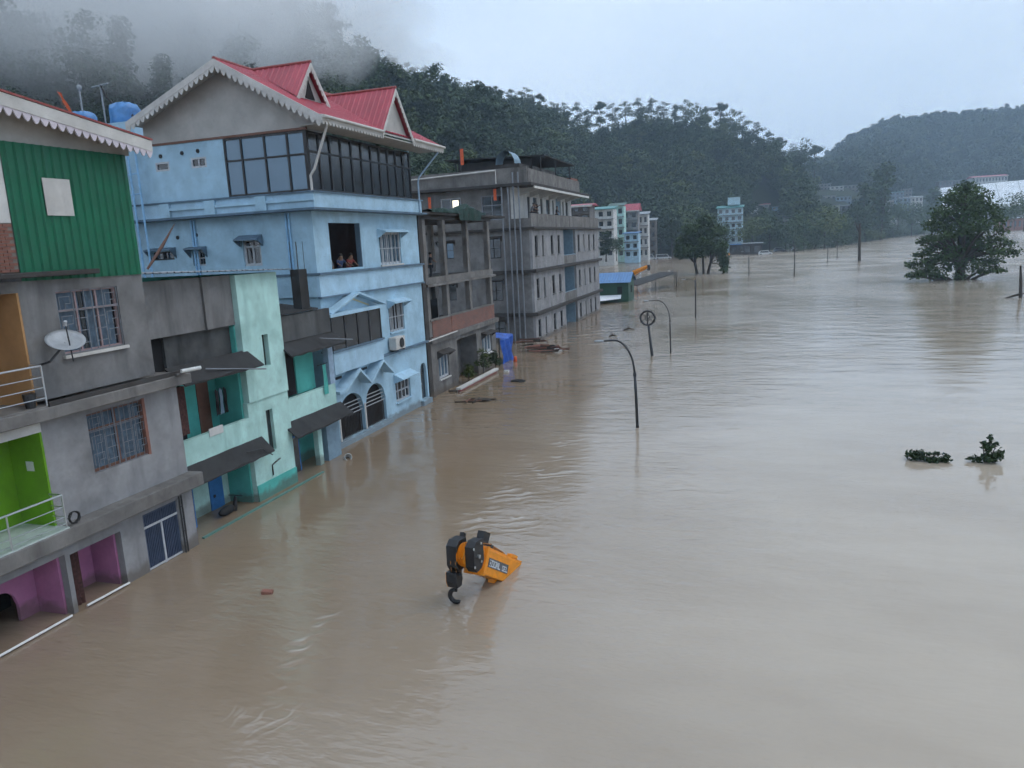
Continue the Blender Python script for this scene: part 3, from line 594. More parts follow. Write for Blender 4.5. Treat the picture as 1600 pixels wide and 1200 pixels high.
def ab(g, axis, pos, a0, a1, d0, d1, z0, z1):
    """box on a facade: a along it, d outward"""
    if axis == 'x': return g.box(pos+d0, pos+d1, a0, a1, z0, z1)
    return g.box(a0, a1, pos-d1, pos-d0, z0, z1)
def P3(axis, pos, a, d, z): return (pos+d, a, z) if axis == 'x' else (a, pos-d, z)
def window(parent, axis, pos, a0, a1, z0, z1, na=2, rows=(0.5,), frame='frame_white', pane='glass_dark', bar=0.05, rec=0.10, sill=None, hood=None, bars=0, rail=None, curtain=None, split=True, name='window'):
    """window in an opening: outer frame and glazing bars, panes, sill, hood and bar grille as sub-parts"""
    g = G(); zs = [z0] + [z0+(z1-z0)*k for k in rows] + [z1]; As = [a0+(a1-a0)*i/na for i in range(na+1)]
    fb = bar*1.3
    ab(g, axis, pos, a0, a0+fb, -rec-0.05, -rec+0.03, z0, z1); ab(g, axis, pos, a1-fb, a1, -rec-0.05, -rec+0.03, z0, z1)
    ab(g, axis, pos, a0+fb, a1-fb, -rec-0.05, -rec+0.03, z0, z0+fb); ab(g, axis, pos, a0+fb, a1-fb, -rec-0.05, -rec+0.03, z1-fb, z1)
    for a in As[1:-1]: ab(g, axis, pos, a-bar/2, a+bar/2, -rec-0.04, -rec+0.02, z0+fb, z1-fb)
    for z in zs[1:-1]: ab(g, axis, pos, a0+fb, a1-fb, -rec-0.042, -rec+0.016, z-bar/2, z+bar/2)
    wd = g.build(name, frame, parent)
    if split:
        for i in range(na):
            for j in range(len(zs)-1):
                ab(G(), axis, pos, As[i]+bar/2, As[i+1]-bar/2, -rec-0.035, -rec-0.028, zs[j]+bar/2, zs[j+1]-bar/2).build('pane', pane, wd)
    else: ab(G(), axis, pos, a0+fb, a1-fb, -rec-0.035, -rec-0.028, z0+fb, z1-fb).build('pane', pane, wd)
    if sill: ab(G(), axis, pos, a0-0.06, a1+0.06, 0.002, 0.10, z0-0.09, z0-0.01).build('sill', sill, wd)
    if hood:
        m_, out_, drop = hood; g = G()
        g.hexa([P3(axis, pos, a0-0.15, 0.002, z1+0.10), P3(axis, pos, a1+0.15, 0.002, z1+0.10), P3(axis, pos, a1+0.15, out_, z1+0.10-drop), P3(axis, pos, a0-0.15, out_, z1+0.10-drop),
                P3(axis, pos, a0-0.15, 0.002, z1+0.19), P3(axis, pos, a1+0.15, 0.002, z1+0.19), P3(axis, pos, a1+0.15, out_, z1+0.17-drop), P3(axis, pos, a0-0.15, out_, z1+0.17-drop)])
        for a in (a0-0.15, a1+0.10):
            g.prism([P3(axis, pos, a, 0.003, z1+0.10), P3(axis, pos, a, out_-0.02, z1+0.10-drop), P3(axis, pos, a, 0.003, z1-0.32)], (0, 0.05, 0) if axis == 'x' else (0.05, 0, 0))
        g.build('hood', m_, wd)
    if bars:
        g = G()
        for i in range(bars):
            a = a0+(a1-a0)*(i+0.5)/bars; g.tube([P3(axis, pos, a, -0.02, z0), P3(axis, pos, a, -0.02, z1)], 0.022, 5)
        for k in (rail or (0.5,)): ab(g, axis, pos, a0, a1, -0.035, -0.008, z0+(z1-z0)*k-0.02, z0+(z1-z0)*k+0.02)
        g.build('grille', 'frame_white' if bars < 40 else 'dark_grille', wd)
    if curtain:
        for (ca0, ca1, m_) in curtain:
            g = G(); n = max(8, int((ca1-ca0)/0.05)); pts = [P3(axis, pos, ca0+(ca1-ca0)*i/n, -rec-0.012+0.012*math.sin(i*1.7), 0) for i in range(n+1)]
            for i in range(n):
                (x0, y0, _), (x1, y1, _) = pts[i], pts[i+1]; g.add([(x0, y0, z0+0.05), (x1, y1, z0+0.05), (x1, y1, z1-0.05), (x0, y0, z1-0.05)], [(0, 1, 2, 3)])
            g.build('curtain', m_, wd, smooth=True)
    return wd
def rect_grille(axis, pos, d, a0, a1, z0, z1, r=0.014, split=0.68):
    """ornamental flat-bar grille: frame, transom, verticals and square key pattern"""
    g = G(); T = lambda *pp: g.tube([P3(axis, pos, a, d, z) for a, z in pp], r, 4)
    zt = z0+(z1-z0)*split; am = (a0+a1)/2
    for z in (z0, zt, zt+0.04, z1): T((a0, z), (a1, z))
    for k in (0, 0.25, 0.44, 0.56, 0.75, 1): T((a0+(a1-a0)*k, z0), (a0+(a1-a0)*k, z1))
    for c in (0.125, 0.875):
        ca = a0+(a1-a0)*c; q = (a1-a0)*0.085
        for cz, hh in ((zt+(z1-zt)*0.42, (z1-zt)*0.30), (z0+(zt-z0)*0.72, (zt-z0)*0.16), (z0+(zt-z0)*0.3, (zt-z0)*0.14)):
            T((ca-q, cz-hh), (ca-q, cz+hh), (ca+q, cz+hh), (ca+q, cz-hh*0.2), (ca, cz-hh*0.2), (ca, cz-hh))
    for c in (0.345, 0.655):
        for k in (0.2, 0.5, 0.8): T((a0+(a1-a0)*(c-0.09), z0+(zt-z0)*k), (a0+(a1-a0)*(c+0.09), z0+(zt-z0)*k))
    return g
def corrugated(quad, pitch, depth, thick_dir, ribs_along):
    """trapezoid-ribbed sheet over a quad (p0,p1 along the run across the ribs; p3,p2 the other end)"""
    p0, p1, p2, p3 = [Vector(p) for p in quad]; nrm = Vector(thick_dir).normalized(); g = G()
    n = max(1, int(round((p1-p0).length/pitch))); prof = []
    for i in range(n):
        for k, h in ((0.0, 0), (0.30, 0), (0.42, 1), (0.58, 1), (0.70, 0)): prof.append(((i+k)/n, h*depth))
    prof.append((1.0, 0))
    for k, h in prof:
        a = p0.lerp(p1, k)+nrm*h; b = p3.lerp(p2, k)+nrm*h; g.v += [tuple(a), tuple(b)]
    for i in range(len(prof)-1): g.f.append((2*i, 2*i+2, 2*i+3, 2*i+1))
    m = len(g.v)                       # underside
    for k, h in prof:
        a = p0.lerp(p1, k)+nrm*(h-0.02); b = p3.lerp(p2, k)+nrm*(h-0.02); g.v += [tuple(a), tuple(b)]
    for i in range(len(prof)-1): g.f.append((m+2*i+1, m+2*i+3, m+2*i+2, m+2*i))
    g.f += [(0, 1, m+1, m), (2*len(prof)-2, m+2*len(prof)-2, m+2*len(prof)-1, 2*len(prof)-1)]
    return g
def bargeboard(p, q, height, out, scallop=0.16, drop=0.12, plain_h=None):
    """board from p to q (top edge) with a scalloped lower edge; out: thickness vector"""
    p, q = Vector(p), Vector(q); g = G(); out = Vector(out); Lg = (q-p).length; n = max(2, int(Lg/scallop)); d = (q-p)/n; dn = Vector((0, 0, -1))
    g.prism([p, p+dn*height, q+dn*height, q], out)
    s = G()
    for i in range(n):
        a = p+d*i+dn*height; pts = [a+out*0.15]
        for k in range(0, 7): pts.append(a + d*(k/6) + dn*(drop*math.sin(math.pi*k/6)+0.02) + out*0.15)
        pts.append(a+d+out*0.15); s.prism(pts, out*0.6)
    return g, s
def tube_part(name, mat, parent, pts, r, n=7): return G().tube(pts, r, n).build(name, mat, parent, smooth=False)
# ================================================================ grey house with green sheeting (nearest)
A = thing('grey_house', (-17.1, 13.0, 0), 'three-storey grey house with green sheet top floor and orange, lime and pink porches', 'house')
X0 = -17.1; XR = X0-1.12          # street wall, back of the porches
g = G(); g.wall('x', X0, 0.22, 7.6, 18.55, -1.5, 2.04, [(9.0, 13.83, -1.5, 1.67), (13.97, 15.65, -1.5, 1.60), (16.49, 17.87, -1.5, 1.75)])
g.box(X0-8, X0-0.22, 18.35, 18.55, -1.5, 2.04); g.build('ground_wall', 'grey_render_pale', A)
g = G(); g.wall('x', X0, 0.22, 13.77, 18.50, 2.46, 5.30, [(15.13, 17.15, 3.45, 5.12)]); g.box(X0-8, X0-0.22, 18.30, 18.50, 2.46, 5.30)
g.build('middle_wall', 'grey_render_pale', A)
g = G(); g.wall('x', X0, 0.22, 13.79, 17.74, 5.74, 8.72, [(14.8, 16.78, 6.76, 8.42)]); g.box(X0-8, X0-0.22, 17.54, 17.74, 5.74, 12.0)
g.build('upper_wall', 'grey_render', A)
box('back_wall', 'grey_render', A, X0-8.2, X0-8, 7.6, 18.5, -1.5, 12.0)
# floor slabs with worn edges
box('floor_slab', 'grey_concrete', A, X0-8, -16.62, 7.6, 18.62, 2.04, 2.46, bevel=0.03)
box('floor_slab', 'grey_concrete', A, X0-8, -16.66, 7.6, 18.72, 5.30, 5.62, bevel=0.03)
box('slab_upstand', 'dark_concrete', A, -16.80, -16.70, 13.8, 18.4, 5.62, 5.74)
box('lintel_ledge', 'dark_concrete', A, X0+0.002, X0+0.32, 7.6, 16.0, 8.80, 8.93, bevel=0.02)
# porch linings
def porch(y0, y1, z0, z1, mat, name, backz=None):
    p = box(name, mat, A, XR-0.12, XR, y0-0.4, y1, z0, z1)
    box('side_lining', mat, p, XR+0.002, X0-0.003, y1-0.06, y1-0.004, z0, z1-0.003)
    box('ceiling', mat, p, XR+0.002, X0-0.225, y0, y1-0.063, z1-0.05, z1-0.004)
porch(7.7, 13.79, 5.62, 8.72, 'orange_wall', 'orange_porch_wall')
porch(7.7, 13.77, 2.46, 5.30, 'lime_wall', 'lime_porch_wall')
g = G(); g.box(XR, X0, 7.6, 13.79, 8.45, 8.72); g.build('porch_beam', 'grey_concrete', A)
box('porch_beam', 'whitewash', A, X0-0.25, X0+0.02, 7.6, 13.76, 4.98, 5.295)
box('balcony_tiles', 'pale_tile', A, XR, -16.66, 7.6, 13.75, 2.462, 2.50)
box('balcony_tiles', 'grey_concrete', A, XR, -16.70, 7.6, 13.75, 5.622, 5.66)
# pink ground-floor porches: back wall with an arch, second bay with a curtain
ar = [(13.02, -1.5)] + [(13.02+0.46-0.46*math.cos(math.pi*k/12), 0.42+0.5*math.sin(math.pi*k/12)) for k in range(13)] + [(13.94, -1.5)]
g = G(); xb = XR
outer = [(7.7, -1.5), (7.7, 1.67), (13.83, 1.67)]
poly = [(7.7, -1.5), (7.7, 1.67), (13.83, 1.67)]
# wall around the arch in vertical strips
ys_ = [7.7, 12.30] + [12.30+0.92*k/12 for k in range(1, 13)] + [13.83]
for a, b in zip(ys_, ys_[1:]):
    def top(y):
        u = (y-12.76)/0.46
        return 0.45+0.5*math.sqrt(max(0, 1-u*u)) if 12.2999 < y < 13.2201 else None
    if a >= 12.2999 and b <= 13.2201:
        za, zb = top(a), top(b); g.hexa([(xb-0.1, a, za), (xb, a, za), (xb, b, zb), (xb-0.1, b, zb), (xb-0.1, a, 1.66), (xb, a, 1.66), (xb, b, 1.66), (xb-0.1, b, 1.66)])
    else: g.box(xb-0.1, xb, a, b, -1.5, 1.66)
pk = g.build('pink_porch_wall', 'pink_wall', A)
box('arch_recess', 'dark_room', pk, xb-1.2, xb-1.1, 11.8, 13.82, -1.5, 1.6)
box('side_lining', 'pink_wall', pk, XR+0.002, X0-0.225, 13.76, 13.828, -1.5, 1.655)
pk2 = box('pink_porch_wall', 'pink_wall', A, XR-0.1, XR, 13.84, 15.65, -1.5, 1.59)
box('side_lining', 'pink_wall', pk2, XR+0.002, X0-0.225, 15.58, 15.648, -1.5, 1.585)
g = G()
for i in range(10):
    ya, yb = 14.0+0.045*i, 14.0+0.045*(i+1); xo = X0-0.30+0.03*math.sin(i*2.1); xo2 = X0-0.30+0.03*math.sin((i+1)*2.1)
    g.add([(xo, ya, -0.3), (xo2, yb, -0.3), (xo2, yb, 1.55), (xo, ya, 1.55)], [(0, 1, 2, 3)])
g.build('door_curtain', 'brown_curtain', A, smooth=True)
tube_part('porch_rail', 'white_paint', A, [(X0+0.12, 9.0, 0.07), (X0+0.12, 13.66, 0.06)], 0.032)
tube_part('porch_rail', 'white_paint', A, [(X0+0.08, 14.18, 0.08), (X0+0.08, 15.62, 0.06)], 0.032)
# balcony railings
def railing(zs, z0, yend, x):
    r_ = tube_part('railing', 'steel', A, [(x, 7.6, zs[0]), (x, yend, zs[0]), (X0, yend, zs[0])], 0.028)
    for z in zs[1:]: tube_part('rail', 'steel', r_, [(x, 7.6, z), (x, yend, z), (X0, yend, z)], 0.014, 6)
    for y in (9.2, 10.7, 12.2, yend): tube_part('post', 'steel', r_, [(x, y, z0), (x, y, zs[0])], 0.022)
railing((3.36, 3.05, 2.78, 2.60), 2.5, 13.70, -16.70)
railing((6.66, 6.38, 6.12, 5.86), 5.66, 13.76, -16.74)
# windows
wn = window(A, 'x', X0, 14.8, 16.78, 6.76, 8.42, 3, (0.68,), 'frame_pink', 'glass_dark', 0.05, 0.12, sill='white_board', curtain=[(14.86, 15.55, 'blue_curtain'), (15.72, 16.05, 'blue_curtain'), (16.15, 16.62, 'blue_curtain')])
rect_grille('x', X0, -0.03, 14.82, 16.76, 6.78, 8.40).build('grille', 'grille_grey', wn)
wn = window(A, 'x', X0, 15.13, 17.15, 3.45, 5.12, 2, (0.70,), 'frame_brown', 'glass_dark', 0.07, 0.12, curtain=[(15.22, 16.08, 'blue_curtain'), (16.2, 17.0, 'blue_curtain')])
g = rect_grille('x', X0, -0.03, 15.15, 17.13, 3.47, 5.10, 0.011)
for k in range(12): g.tube([(X0-0.03, 15.15+1.98*k/11, 3.47), (X0-0.03, 15.15+1.98*k/11, 5.10)], 0.008, 4)
g.build('grille', 'grille_grey', wn); box('shutter_edge', 'brick_clay', wn, X0-0.10, X0+0.015, 17.06, 17.16, 3.44, 5.13)
# ground-floor gate: two leaves of vertical bars
gt = box('gate', 'dark_room', A, X0-0.20, X0-0.18, 16.49, 17.87, -1.0, 1.75)
for a0, a1 in ((16.50, 17.17), (17.19, 17.86)):
    g = G(); ab(g, 'x', X0, a0, a0+0.05, -0.10, -0.04, -1, 1.74); ab(g, 'x', X0, a1-0.05, a1, -0.10, -0.04, -1, 1.74); ab(g, 'x', X0, a0+.05, a1-.05, -0.095, -0.045, 1.68, 1.74)
    for k in range(9): ab(g, 'x', X0, a0+0.05+0.066*k, a0+0.05+0.066*k+0.04, -0.085, -0.055, -1, 1.68)
    g.build('leaf', 'gate_blue', gt)
g = G(); ab(g, 'x', X0, 16.50, 17.86, -0.04, -0.02, 1.30, 1.37); ab(g, 'x', X0, 17.15, 17.21, -0.04, -0.015, -1, 1.30); ab(g, 'x', X0, 16.50, 17.86, -0.04, -0.02, 0.02, 0.08)
g.build('crossbar', 'frame_white', gt)
g = G()
for y in (17.92, 18.02): g.tube([(X0+0.06, y, -1), (X0+0.06, y, 1.85)], 0.025, 6)
for z in (0.3, 0.7, 1.1, 1.5): g.tube([(X0+0.06, 17.92, z), (X0+0.06, 18.02, z)], 0.015, 5)
g.build('service_pipe', 'dark_steel', A)
# top floor: green sheeting, white patch, brick infill
cg = corrugated([(X0+0.03, 13.93, 8.72), (X0+0.03, 17.72, 8.70), (X0+0.03, 17.72, 12.03), (X0+0.03, 13.93, 12.03)], 0.25, 0.05, (1, 0, 0), 'z')
cg.build('green_sheeting', 'green_sheet', A)
box('sheeting_backing', 'grey_render', A, X0-0.2, X0+0.008, 13.93, 17.73, 8.72, 12.0)
box('white_patch', 'white_board', A, X0+0.082, X0+0.097, 14.87, 15.67, 10.31, 11.23)
box('white_wall', 'whitewash', A, X0-0.2, X0, 7.6, 13.92, 10.12, 12.03)
mb = box('brick_infill', 'mortar', A, X0-0.2, X0-0.012, 7.6, 13.92, 8.94, 10.12)
me = G().box(0, 0.028, 0, 0.215, 0, 0.062).mesh('brick', 'brick_clay')
for r in range(15):
    for k in range(6):
        o = bpy.data.objects.new('brick', me); C.objects.link(o); o.parent = mb; y = 13.92-0.23*(k+1)+(0.115 if r % 2 else 0)
        if y+0.215 > 13.93: continue
        o.location = (X0-0.013-A['_o'][0], y-A['_o'][1], 8.952+0.077*r)
# roof: low gable facing the river, only its right slope in view
g = G(); sl = -0.145
def rz(y): return 13.02+(y-13.68)*-0.135
g.slab([(X0-9, 7.6, rz(7.6)), (-16.42, 7.6, rz(7.6)), (-16.42, 18.15, rz(18.15)), (X0-9, 18.15, rz(18.15))], (0, 0, 0.05)); g.build('roof_sheet', 'rust_red', A)
b1, b2 = bargeboard((-16.50, 7.6, rz(7.6)-0.01), (-16.50, 18.12, rz(18.12)-0.01), 0.30, (0.06, 0, 0), 0.235, 0.17)
bb = b1.build('bargeboard', 'white_board', A); b2.build('scalloped_trim', 'pink_scallop', bb)
b1, b2 = bargeboard((-16.50, 18.14, rz(18.14)-0.01), (X0-6, 18.14, rz(18.14)-0.01), 0.20, (0, 0.05, 0), 0.165, 0.13); b1.build('fascia', 'white_board', A)
g = G(); g.hexa([(X0-0.15, 7.6, 12.032), (X0+0.005, 7.6, 12.032), (X0+0.005, 17.9, 12.032), (X0-0.15, 17.9, 12.032), (X0-0.15, 7.6, rz(7.6)-0.02), (X0+0.005, 7.6, rz(7.6)-0.02), (X0+0.005, 17.9, rz(17.9)-0.02), (X0-0.15, 17.9, rz(17.9)-0.02)])
g.build('gable_board', 'gable_grey', A)
box('meter_box', 'plastic_white', A, XR+0.5, XR+0.75, 13.70, 13.708, 3.95, 4.20)
# lamp on the corner of the first ledge
t_ = thing('flood_lamp', (-16.66, 18.3, 5.62), 'white tube lamp on the ledge corner of the grey house', 'lamp')
G().box(-16.72, -16.60, 18.05, 18.45, 5.622, 5.68).build('bracket', 'grey_concrete', t_); G().tube([(-16.55, 18.2, 5.74), (-16.40, 18.85, 5.74)], 0.06, 10).build('lamp_tube', 'plastic_white', t_); G().tube([(-16.62, 18.3, 5.68), (-16.55, 18.22, 5.74)], 0.02, 6).build('arm', 'dark_steel', t_)
# satellite dish on the wall
d_ = thing('satellite_dish', (X0+0.05, 13.95, 6.7), 'grey satellite dish on the grey house beside the upper window', 'satellite dish')
dn_ = Vector((0.45, -0.25, 0.86)).normalized(); c_ = Vector((-16.52, 14.38, 7.22))
g = G(); g.lathe(c_, dn_, [(-0.10, 0.05), (-0.085, 0.24), (-0.045, 0.36), (0.0, 0.45), (0.004, 0.455), (-0.04, 0.36), (-0.075, 0.24), (-0.088, 0.02)], 28); g.build('reflector', 'dish_grey', d_, smooth=True)
G().tube([(X0+0.01, 13.95, 6.62), (-16.75, 14.05, 6.72), c_-dn_*0.10], 0.03, 8).build('mast', 'dark_steel', d_)
G().tube([c_-dn_*0.08+Vector((0.05, 0.1, -0.5)), c_+dn_*0.48+Vector((0, 0, -0.05))], 0.016, 6).build('feed_arm', 'dark_steel', d_)
G().tube([c_+dn_*0.42, c_+dn_*0.56], 0.04, 8).build('receiver', 'frame_white', d_)
# things kept on the balconies
t_ = tag(G().tube([(-16.9, 13.45, 5.665), (-16.9, 13.45, 5.95), (-16.9, 13.45, 6.02)], [0.11, 0.15, 0.155], 12).build('plant_pot', 'dark_steel', None, (-16.9, 13.45, 5.665)), 'dark flower pot behind the upper balcony rail of the grey house', 'pot')
g = G(); rr_ = random.Random(5)
c0 = thing('wire_coil', (-16.75, 13.98, 2.47), 'tangle of dark cable at the end of the lime balcony', 'cable')
g = G()
for k in range(7):
    pts_ = [(-16.78+rr_.uniform(-.05, .05), 14.02+0.16*math.cos(a*0.55+k), 2.64+0.15*math.sin(a*0.55+k)+rr_.uniform(-.02, .02)) for a in range(13)]; g.tube(pts_, 0.012, 5)
g.build('loop', 'cable', c0)
# ================================================================ turquoise house with black rain hoods
B = thing('turquoise_house', (-17.7, 22.0, 0), 'narrow turquoise house with black sloping rain hoods between the grey and blue houses', 'house')
XB = -17.7
g = G(); g.wall('x', XB, 0.2, 22.5, 25.0, -1.5, 3.78, [(23.50, 23.92, 1.68, 3.28)]); g.build('tower_wall', 'pale_turquoise', B)
g = G(); g.wall('x', XB+0.06, 0.26, 22.56, 25.0, 3.78, 8.42, [(23.70, 24.06, 4.95, 6.14)])
g.build('tower_wall', 'pale_turquoise', B)
g = G(); g.box(XB-7, XB-0.2, 24.8, 25.0, -1.5, 8.42); g.box(XB-7, XB-0.2, 22.5, 22.7, -1.5, 6.6); g.box(XB-1.3, XB-0.2, 22.56, 22.7, 6.6, 8.42); g.build('tower_side', 'turquoise', B)
for (a0, a1, z0, z1) in ((23.50, 23.92, 1.68, 3.28), (23.70, 24.06, 4.95, 6.14)): box('stair_slot', 'glass_smoke', B, XB-0.20, XB-0.14, a0, a1, z0, z1)
# left bay: terrace below a grey loft panel, balcony, ground porch
box('loft_panel', 'grey_render', B, XB-0.35, XB-0.15, 18.3, 22.55, 6.67, 8.44)
box('loft_post', 'grey_render', B, XB-0.148, XB-0.06, 21.0, 21.3, 6.67, 8.44)
box('terrace_wall', 'mossy_wall', B, XB-0.6, XB-0.40, 19.3, 22.5, 5.55, 6.67); box('terrace_doorway', 'dark_room', B, XB-0.62, XB-0.50, 18.3, 19.3, 5.4, 6.67)
box('terrace_slab', 'dark_concrete', B, XB-5, XB+0.02, 18.65, 22.5, 5.40, 5.55)
box('balcony_parapet', 'pale_turquoise', B, XB-0.16, XB, 18.66, 22.5, 2.28, 3.24)
box('balcony_slab', 'turquoise', B, XB-5, XB-0.02, 18.65, 22.5, 2.10, 2.28)
bw = box('balcony_wall', 'turquoise', B, XB-1.35, XB-1.25, 18.6, 22.5, 2.28, 5.4); box('side_lining', 'turquoise', bw, XB-1.248, XB-0.203, 22.42, 22.498, 2.28, 5.39)
box('door', 'frame_brown', bw, XB-1.248, XB-1.22, 21.4, 22.0, 2.3, 4.75); box('window_recess', 'dark_room', bw, XB-1.248, XB-1.235, 20.2, 20.7, 2.9, 3.4)
box('corner_post', 'brown_curtain', B, XB-0.30, XB-0.10, 19.15, 19.60, 3.40, 5.0)
box('name_board', 'whitewash', B, XB+0.004, XB+0.025, 20.35, 21.05, 3.08, 3.36)
gw_ = box('porch_wall', 'pale_turquoise', B, XB-1.30, XB-1.2, 18.6, 22.5, -1.5, 2.1); box('side_lining', 'turquoise', gw_, XB-1.198, XB-0.203, 22.42, 22.498, -1.5, 2.09)
box('door', 'blue_door', gw_, XB-1.198, XB-1.16, 21.35, 22.05, -1.0, 1.35); box('lock', 'dark_steel', gw_, XB-1.158, XB-1.13, 21.5, 21.6, 0.45, 0.55)
box('window_frame', 'blue_door', gw_, XB-0.55, XB-0.45, 19.2, 19.75, 0.05, 1.5); box('pane', 'glass_dark', gw_, XB-0.447, XB-0.43, 19.27, 19.68, 0.12, 1.43)
# right bay: set back a little, open balconies
XC = XB-0.25
box('bay_wall', 'turquoise', B, XC-1.3, XC-1.2, 25.0, 29.0, -1.5, 5.6); box('bay_parapet', 'pale_turquoise', B, XC-0.16, XC+0.05, 25.0, 28.85, 2.22, 3.32)
box('bay_slab', 'pale_turquoise', B, XC-4, XC, 25.0, 28.9, 2.02, 2.22); box('upper_parapet', 'mossy_wall', B, XC-0.16, XC+0.04, 25.35, 28.95, 5.62, 6.66)
box('bay_slab', 'dark_concrete', B, XC-4, XC+0.02, 25.0, 28.98, 5.42, 5.60); g = G(); g.slab([(XC-2.0, 25.0, 6.95), (XC+0.1, 25.0, 6.70), (XC+0.1, 28.0, 6.70), (XC-2.0, 28.0, 6.95)], (0, 0, 0.06)); g.build('roof_sheet', 'mossy_black', B)
box('balcony_door', 'dark_room', B, XC-0.50, XC-0.40, 25.35, 26.55, 3.30, 5.2); box('green_panel', 'turquoise', B, XC-0.42, XC-0.34, 26.55, 27.9, 3.30, 5.2)
box('corner_column', 'grey_pipe', B, XC-0.25, XC+0.02, 28.55, 28.95, 3.32, 5.42)
box('porch_column', 'pale_turquoise', B, XC-0.25, XC-0.02, 27.2, 27.5, -1.5, 2.02); box('porch_column', 'dull_cyan', B, XC-0.4, XC-0.02, 27.9, 28.95, -1.5, 2.02)
dr = box('blue_frame', 'blue_door', B, XC-0.6, XC-0.5, 25.6, 26.5, -0.6, 1.6); box('pane', 'glass_dark', dr, XC-0.498, XC-0.48, 25.7, 26.4, -0.5, 1.5)
# chimney with rebar
ch = box('chimney', 'mossy_black', B, -18.4, -18.0, 27.05, 27.65, 6.70, 8.42)
for (x, y) in ((-18.35, 27.1), (-18.05, 27.1), (-18.35, 27.6), (-18.05, 27.6)): tube_part('rebar', 'dark_steel', ch, [(x, y, 8.4), (x+0.03, y-0.03, 9.55)], 0.012, 5)
# roof sheet and sloping hoods
g = corrugated([(XB+0.40, 17.95, 8.70), (XB+0.40, 25.7, 8.48), (XB-7, 25.7, 8.62), (XB-7, 17.95, 8.84)], 0.3, 0.025, (0, 0, 1), 'x'); g.build('roof_sheet', 'grey_sheet', B)
def hood(name, y0, y1, zt, zb, out_, thick=0.07, wave=0.05, xw=XB):
    g = G(); n = 14; rr_ = random.Random(int(y0*10))
    for layer in (0, 1):
        for i in range(n+1):
            y = y0+(y1-y0)*i/n; k = rr_.uniform(-1, 1)*wave*0.5
            g.v += [(xw+0.003, y, zt-layer*thick+k*0.3), (xw+out_, y, zb-layer*thick+k)]
    m_ = 2*(n+1)
    for i in range(n):
        a = 2*i; g.f += [(a, a+1, a+3, a+2), (m_+a+2, m_+a+3, m_+a+1, m_+a), (a+1, m_+a+1, m_+a+3, a+3), (a, a+2, m_+a+2, m_+a)]
    g.f += [(0, m_, m_+1, 1), (2*n, 2*n+1, m_+2*n+1, m_+2*n)]
    return g.build(name, 'mossy_black', B)
hood('rain_hood', 18.75, 22.78, 5.72, 5.20, 0.72); hood('rain_hood', 18.75, 23.1, 2.40, 1.88, 0.52)
hood('rain_hood', 24.95, 29.0, 5.60, 5.16, 0.62, xw=XC+0.05); hood('rain_hood', 24.75, 29.15, 2.42, 1.92, 0.62, xw=XC+0.05)
tube_part('prop_pipe', 'grille_grey', B, [(XB+0.5, 20.0, 5.5), (XB+0.9, 22.6, 5.05)], 0.025)
tube_part('prop_pipe', 'grille_grey', B, [(XB+0.3, 27.2, 5.55), (XB+0.8, 29.0, 5.25)], 0.025)
tube_part('prop_pipe', 'dark_steel', B, [(XB+0.45, 21.6, 2.2), (XB+0.5, 22.4, 2.12), (XB+0.55, 22.9, 1.75)], 0.02)
tube_part('wall_pipe', 'dark_steel', B, [(XB+0.03, 23.5, 0.75), (XB+0.03, 23.5, 1.15), (XB+0.10, 23.95, 1.30)], 0.025)
box('plinth_ledge', 'turquoise', B, XB+0.35, XB+0.46, 19.0, 26.3, -0.3, 0.05)
box('plinth_step', 'turquoise', B, XB+0.003, XB+0.05, 22.5, 25.0, -0.5, 0.62)
# laundry and things on the balconies
t_ = thing('hanging_clothes', (XB-0.6, 21.9, 3.3), 'dark clothes hanging inside the left turquoise balcony', 'clothes')
rr_ = random.Random(9)
for k in range(3):
    y = 21.75+0.22*k; g = G(); n = 8
    for i in range(n+1):
        for j in range(5): g.v.append((XB-0.75+0.03*math.sin(i*1.9+j), y+0.18*i/n, 4.4-0.9*j/4-0.04*math.cos(i)))
    for i in range(n):
        for j in range(4): a = i*5+j; g.f.append((a, a+1, a+6, a+5))
    g.build('garment', ('cable', 'dull_cyan', 'cable')[k], t_, smooth=True)
t_ = thing('hanging_cloth', (XC+0.1, 27.9, 3.2), 'bright turquoise cloth hung over the right balcony edge', 'cloth')
g = G()
for i in range(7):
    for j in range(6): g.v.append((XC+0.12+0.02*math.sin(i*1.7+j), 27.85+0.05*i, 4.3-0.26*j))
for i in range(6):
    for j in range(5): a = i*6+j; g.f.append((a, a+1, a+7, a+6))
g.build('fold', 'turquoise', t_, smooth=True); G().tube([(XC+0.1, 27.5, 4.33), (XC+0.1, 28.3, 4.33)], 0.015, 5).build('line', 'cable', t_)
t_ = thing('scooter', (XB-0.1, 21.4, 0), 'dark scooter half sunk under the lower rain hood', 'scooter')
g = G(); g.ellipsoid((XB-0.35, 21.15, 0.15), (0.16, 0.42, 0.16), 12, 8); g.build('seat', 'black_rubber', t_, smooth=True)
G().tube([(XB-0.35, 21.5, -0.2), (XB-0.35, 21.62, 0.25), (XB-0.35, 21.68, 0.5)], [0.10, 0.08, 0.05], 8).build('front_shield', 'cable', t_)
G().tube([(XB-0.65, 21.7, 0.52), (XB-0.35, 21.66, 0.55), (XB-0.05, 21.7, 0.52)], 0.02, 6).build('handlebar', 'dark_steel', t_)
t_ = thing('floating_bucket', (-17.3, 28.3, 0.0), 'tilted white bucket floating by the corner of the turquoise house', 'bucket')
G().lathe((-17.35, 28.35, 0.02), (0.6, -0.55, 0.35), [(-0.28, 0.13), (0.25, 0.17), (0.25, 0.15), (-0.2, 0.12)], 14).build('shell', 'plastic_white', t_)
# ================================================================ blue house with the red gabled roof
Cc = thing('blue_house', (-18.6, 34.8, 0), 'tall sky blue house with red gabled roof and glazed top floor', 'house')
XF, YS, YE, XK = -18.6, 29.4, 40.2, -28.3
